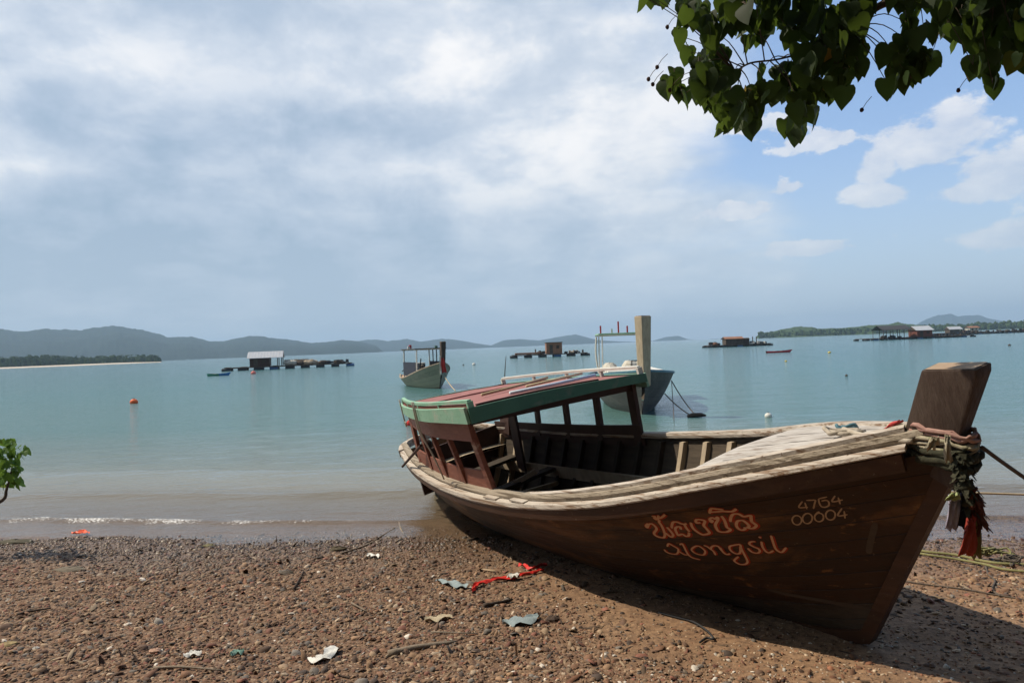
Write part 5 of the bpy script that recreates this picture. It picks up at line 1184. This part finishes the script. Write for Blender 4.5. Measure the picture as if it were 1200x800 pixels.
PALT = [((.05, .032, .022), 4), ((.12, .08, .05), 3), ((.30, .22, .14), 1.5), ((.18, .08, .04), 2)]
pebble_field('beach_litter', 2600, (-6, 4), (2.7, 6.9), dens4, .022, .5, PALT, 4, 'slivers of bark, twigs and dead leaf bits strewn over the gravel', cat='plant litter', rmax=.07, flat=(.03, .1), asp=(.08, .3), lift=2., tk=.07)
# ------------------------------------------------------------------ litter, sticks and single stones
def scrap(name, pix, w, mt_, label, cat, seed=1, lift=.02, K=5, fold=.012):
    pts = catmull([gp(*q, lift) for q in pix], 6); rnd = random.Random(seed); vs = []; n = len(pts)
    ws = w if isinstance(w, (list, tuple)) else [w]*len(pix)
    for i, p in enumerate(pts):
        d = pts[min(i+1, n-1)]-pts[max(i-1, 0)]; d.z = 0; d.normalize(); s2 = Vector((-d.y, d.x, 0)); t = i/(n-1)*(len(ws)-1); j = min(int(t), len(ws)-2) if len(ws) > 1 else 0
        ww = ws[j]+(ws[min(j+1, len(ws)-1)]-ws[j])*(t-j)
        for k in range(K): c = k/(K-1)-.5; vs.append(p+s2*c*ww*(1+.15*rnd.random())+Vector((0, 0, fold*math.sin(k*1.7+i*.8+seed)+fold*.5*rnd.random())))
    m_ = len(vs); vs += [v-Vector((0, 0, .0015)) for v in vs]; fs = [(i*K+k, i*K+k+1, (i+1)*K+k+1, (i+1)*K+k) for i in range(n-1) for k in range(K-1)]; fs += [tuple(m_+q for q in f[::-1]) for f in fs]
    return tag(MB().add(vs, fs).build(name, mt_, None, smooth=True), label, cat)
REDPL = mat('red_plastic_strip', (.62, .04, .03), (.5, .03, .025), .45, 20, bump=.2); GREYF = mat('grey_blue_fabric', (.20, .25, .26), (.28, .33, .34), .9, 20, bump=.4, spec=.1); WPL = mat('white_film', (.55, .54, .5), (.7, .69, .65), .5, 20, bump=.2)
scrap('plastic_strip', [(553, 692), (560, 684), (578, 679), (600, 676), (622, 671), (636, 667)], [.02, .04, .03, .045, .02, .03], REDPL, 'long red plastic strip on the sand by the hull shadow', 'litter', 3)
scrap('plastic_strip', [(608, 661), (616, 663), (624, 666), (632, 662), (641, 661)], [.02, .035, .015, .015, .02], REDPL, 'short red plastic piece just behind the long red strip', 'litter', 4)
scrap('plastic_strip', [(84, 624), (92, 624), (97, 622), (104, 624)], [.01, .05, .07, .02], mat('orange_red_plastic', (.75, .10, .03), None, .5, bump=0), 'orange-red plastic scrap in the wash at the left waterline', 'litter', 5, .03)
scrap('cloth_scrap', [(512, 680), (522, 681), (534, 684), (546, 687)], [.03, .05, .09, .05], GREYF, 'grey-blue cloth scrap left of the red strip', 'litter', 6)
scrap('cloth_scrap', [(589, 729), (600, 728), (615, 726), (631, 721)], [.02, .10, .12, .03], GREYF, 'flat grey cloth scrap below the red strip', 'litter', 7)
scrap('plastic_bag', [(360, 773), (372, 772), (384, 767), (392, 758)], [.02, .06, .05, .09], WPL, 'crumpled white plastic wrapper in the gravel left of centre', 'litter', 8)
scrap('plastic_scrap', [(215, 768), (225, 766), (236, 764)], [.02, .05, .03], WPL, 'small whitish film scrap near the pinkish stone', 'litter', 9)
scrap('plastic_scrap', [(270, 766), (278, 764), (286, 763)], [.02, .05, .02], mat('teal_film', (.12, .25, .2), (.2, .32, .27), .6, 20, bump=.2), 'small teal green film scrap in the gravel', 'litter', 10)
scrap('plastic_scrap', [(596, 676), (602, 674), (608, 673)], [.04, .06, .03], WPL, 'clear whitish film crossing the long red strip', 'litter', 11, .035)
scrap('plastic_scrap', [(430, 651), (436, 650), (444, 652)], [.03, .07, .03], WPL, 'small whitish film scrap near the waterline, left of the hull', 'litter', 12)
scrap('paper_scrap', [(498, 726), (512, 724), (530, 722)], [.03, .07, .03], mat('pale_tan_paper', (.36, .3, .2), (.45, .38, .27), .9, 20, bump=.2), 'pale tan flat scrap in the middle of the gravel', 'litter', 13)
def stick(pix, r, mt_, label, name='driftwood_stick', lift=.012):
    pts = catmull([gp(*q, lift) for q in pix], 4); n = len(pts)
    return tag(MB().tube(pts, [r*(1-.45*i/(n-1))*(1+.12*math.sin(i*2.3)) for i in range(n)], 7).build(name, mt_, None, smooth=True), label, 'stick')
DW = mat('grey_driftwood', (.14, .11, .08), (.25, .2, .15), .9, 9, bump=.6); DK = mat('dark_wet_stick', (.04, .028, .02), (.08, .055, .04), .85, 9, bump=.6)
stick([(567, 709), (583, 706), (600, 702)], .016, DK, 'thick dark stick below the long red strip')
stick([(455, 766), (490, 758), (535, 752)], .022, DW, 'flat grey driftwood slat in the gravel', lift=.006)
stick([(180, 782), (215, 781), (262, 785)], .008, DW, 'long thin pale twig at the bottom left of the gravel')
stick([(412, 706), (430, 716)], .007, DW, 'short pale twig slanting in the gravel, left of the cloth scraps')
stick([(548, 633), (560, 630)], .014, DK, 'short pale-ended stub of wood beside the hull at the waterline')
stick([(400, 648), (430, 638), (448, 627), (463, 618)], .008, DW, 'thin twig washed up at the stern waterline')
stick([(468, 612), (470, 620), (474, 626)], .014, DW, 'upright grey snag at the waterline under the stern')
stick([(505, 740), (560, 742)], .006, DW, 'thin straight twig above the grey driftwood slat')
stick([(20, 720), (34, 716), (60, 712)], .010, DK, 'dark twig at the far left of the gravel')
stick([(344, 690), (352, 676), (356, 668)], .009, DK, 'forked dark twig standing up in the gravel')
stick([(345, 684), (362, 680)], .006, DK, 'small side twig leaning on the forked one')
rope(catmull([gp(*q, .012) for q in [(772, 717), (790, 722), (812, 728), (828, 738), (836, 748), (828, 747), (820, 752)]], 6), .0065, 'rubber', 'bent black hose end on the sand in front of the boat', 'hose')
def stone(px, py, r, c, label, sc=(1, .7, .5)):
    p = gp(px, py, 0); return tag(MB().ball(p+Vector((0, 0, r*.1)), r, sc, 9, 6, .42).build('stone', mat('stone_'+label.split()[0], c, tuple(q*.7 for q in c), .85, 30, bump=.6), None, smooth=False), label, 'stone')
stone(181, 764, .036, (.55, .34, .24), 'pinkish rounded stone at the bottom left', (1, .8, .55))
stone(42, 760, .022, (.6, .57, .52), 'white rounded stone near the bottom left corner')
stone(10, 755, .04, (.36, .27, .13), 'ochre flat stone in the bottom left corner', (1.2, .8, .35))
stone(120, 705, .042, (.33, .25, .17), 'tan angular stone left of centre', (1.1, .7, .5))
stone(80, 668, .085, (.17, .14, .10), 'broad flat grey-brown rock near the left waterline', (1.6, .8, .22))
stone(245, 640, .055, (.18, .16, .08), 'olive weedy stone at the waterline', (1.2, .8, .35))
stone(335, 672, .05, (.12, .095, .07), 'dark brown flat stone left of the forked twig', (1.3, .8, .4))
stone(395, 645, .07, (.09, .07, .04), 'mossy dark lump at the waterline left of the stern', (1.3, .8, .45))
stone(865, 727, .016, (.7, .64, .55), 'cream shell in the hull shadow edge')
stone(905, 767, .014, (.75, .7, .6), 'white shell at the bottom right of the sand')
stone(648, 727, .05, (.09, .06, .045), 'dark clod right of the flat grey cloth scrap', (1, .8, .6))
stone(18, 636, .10, (.10, .09, .06), 'dark weedy rock in the wash at the left edge', (1.8, .7, .3))
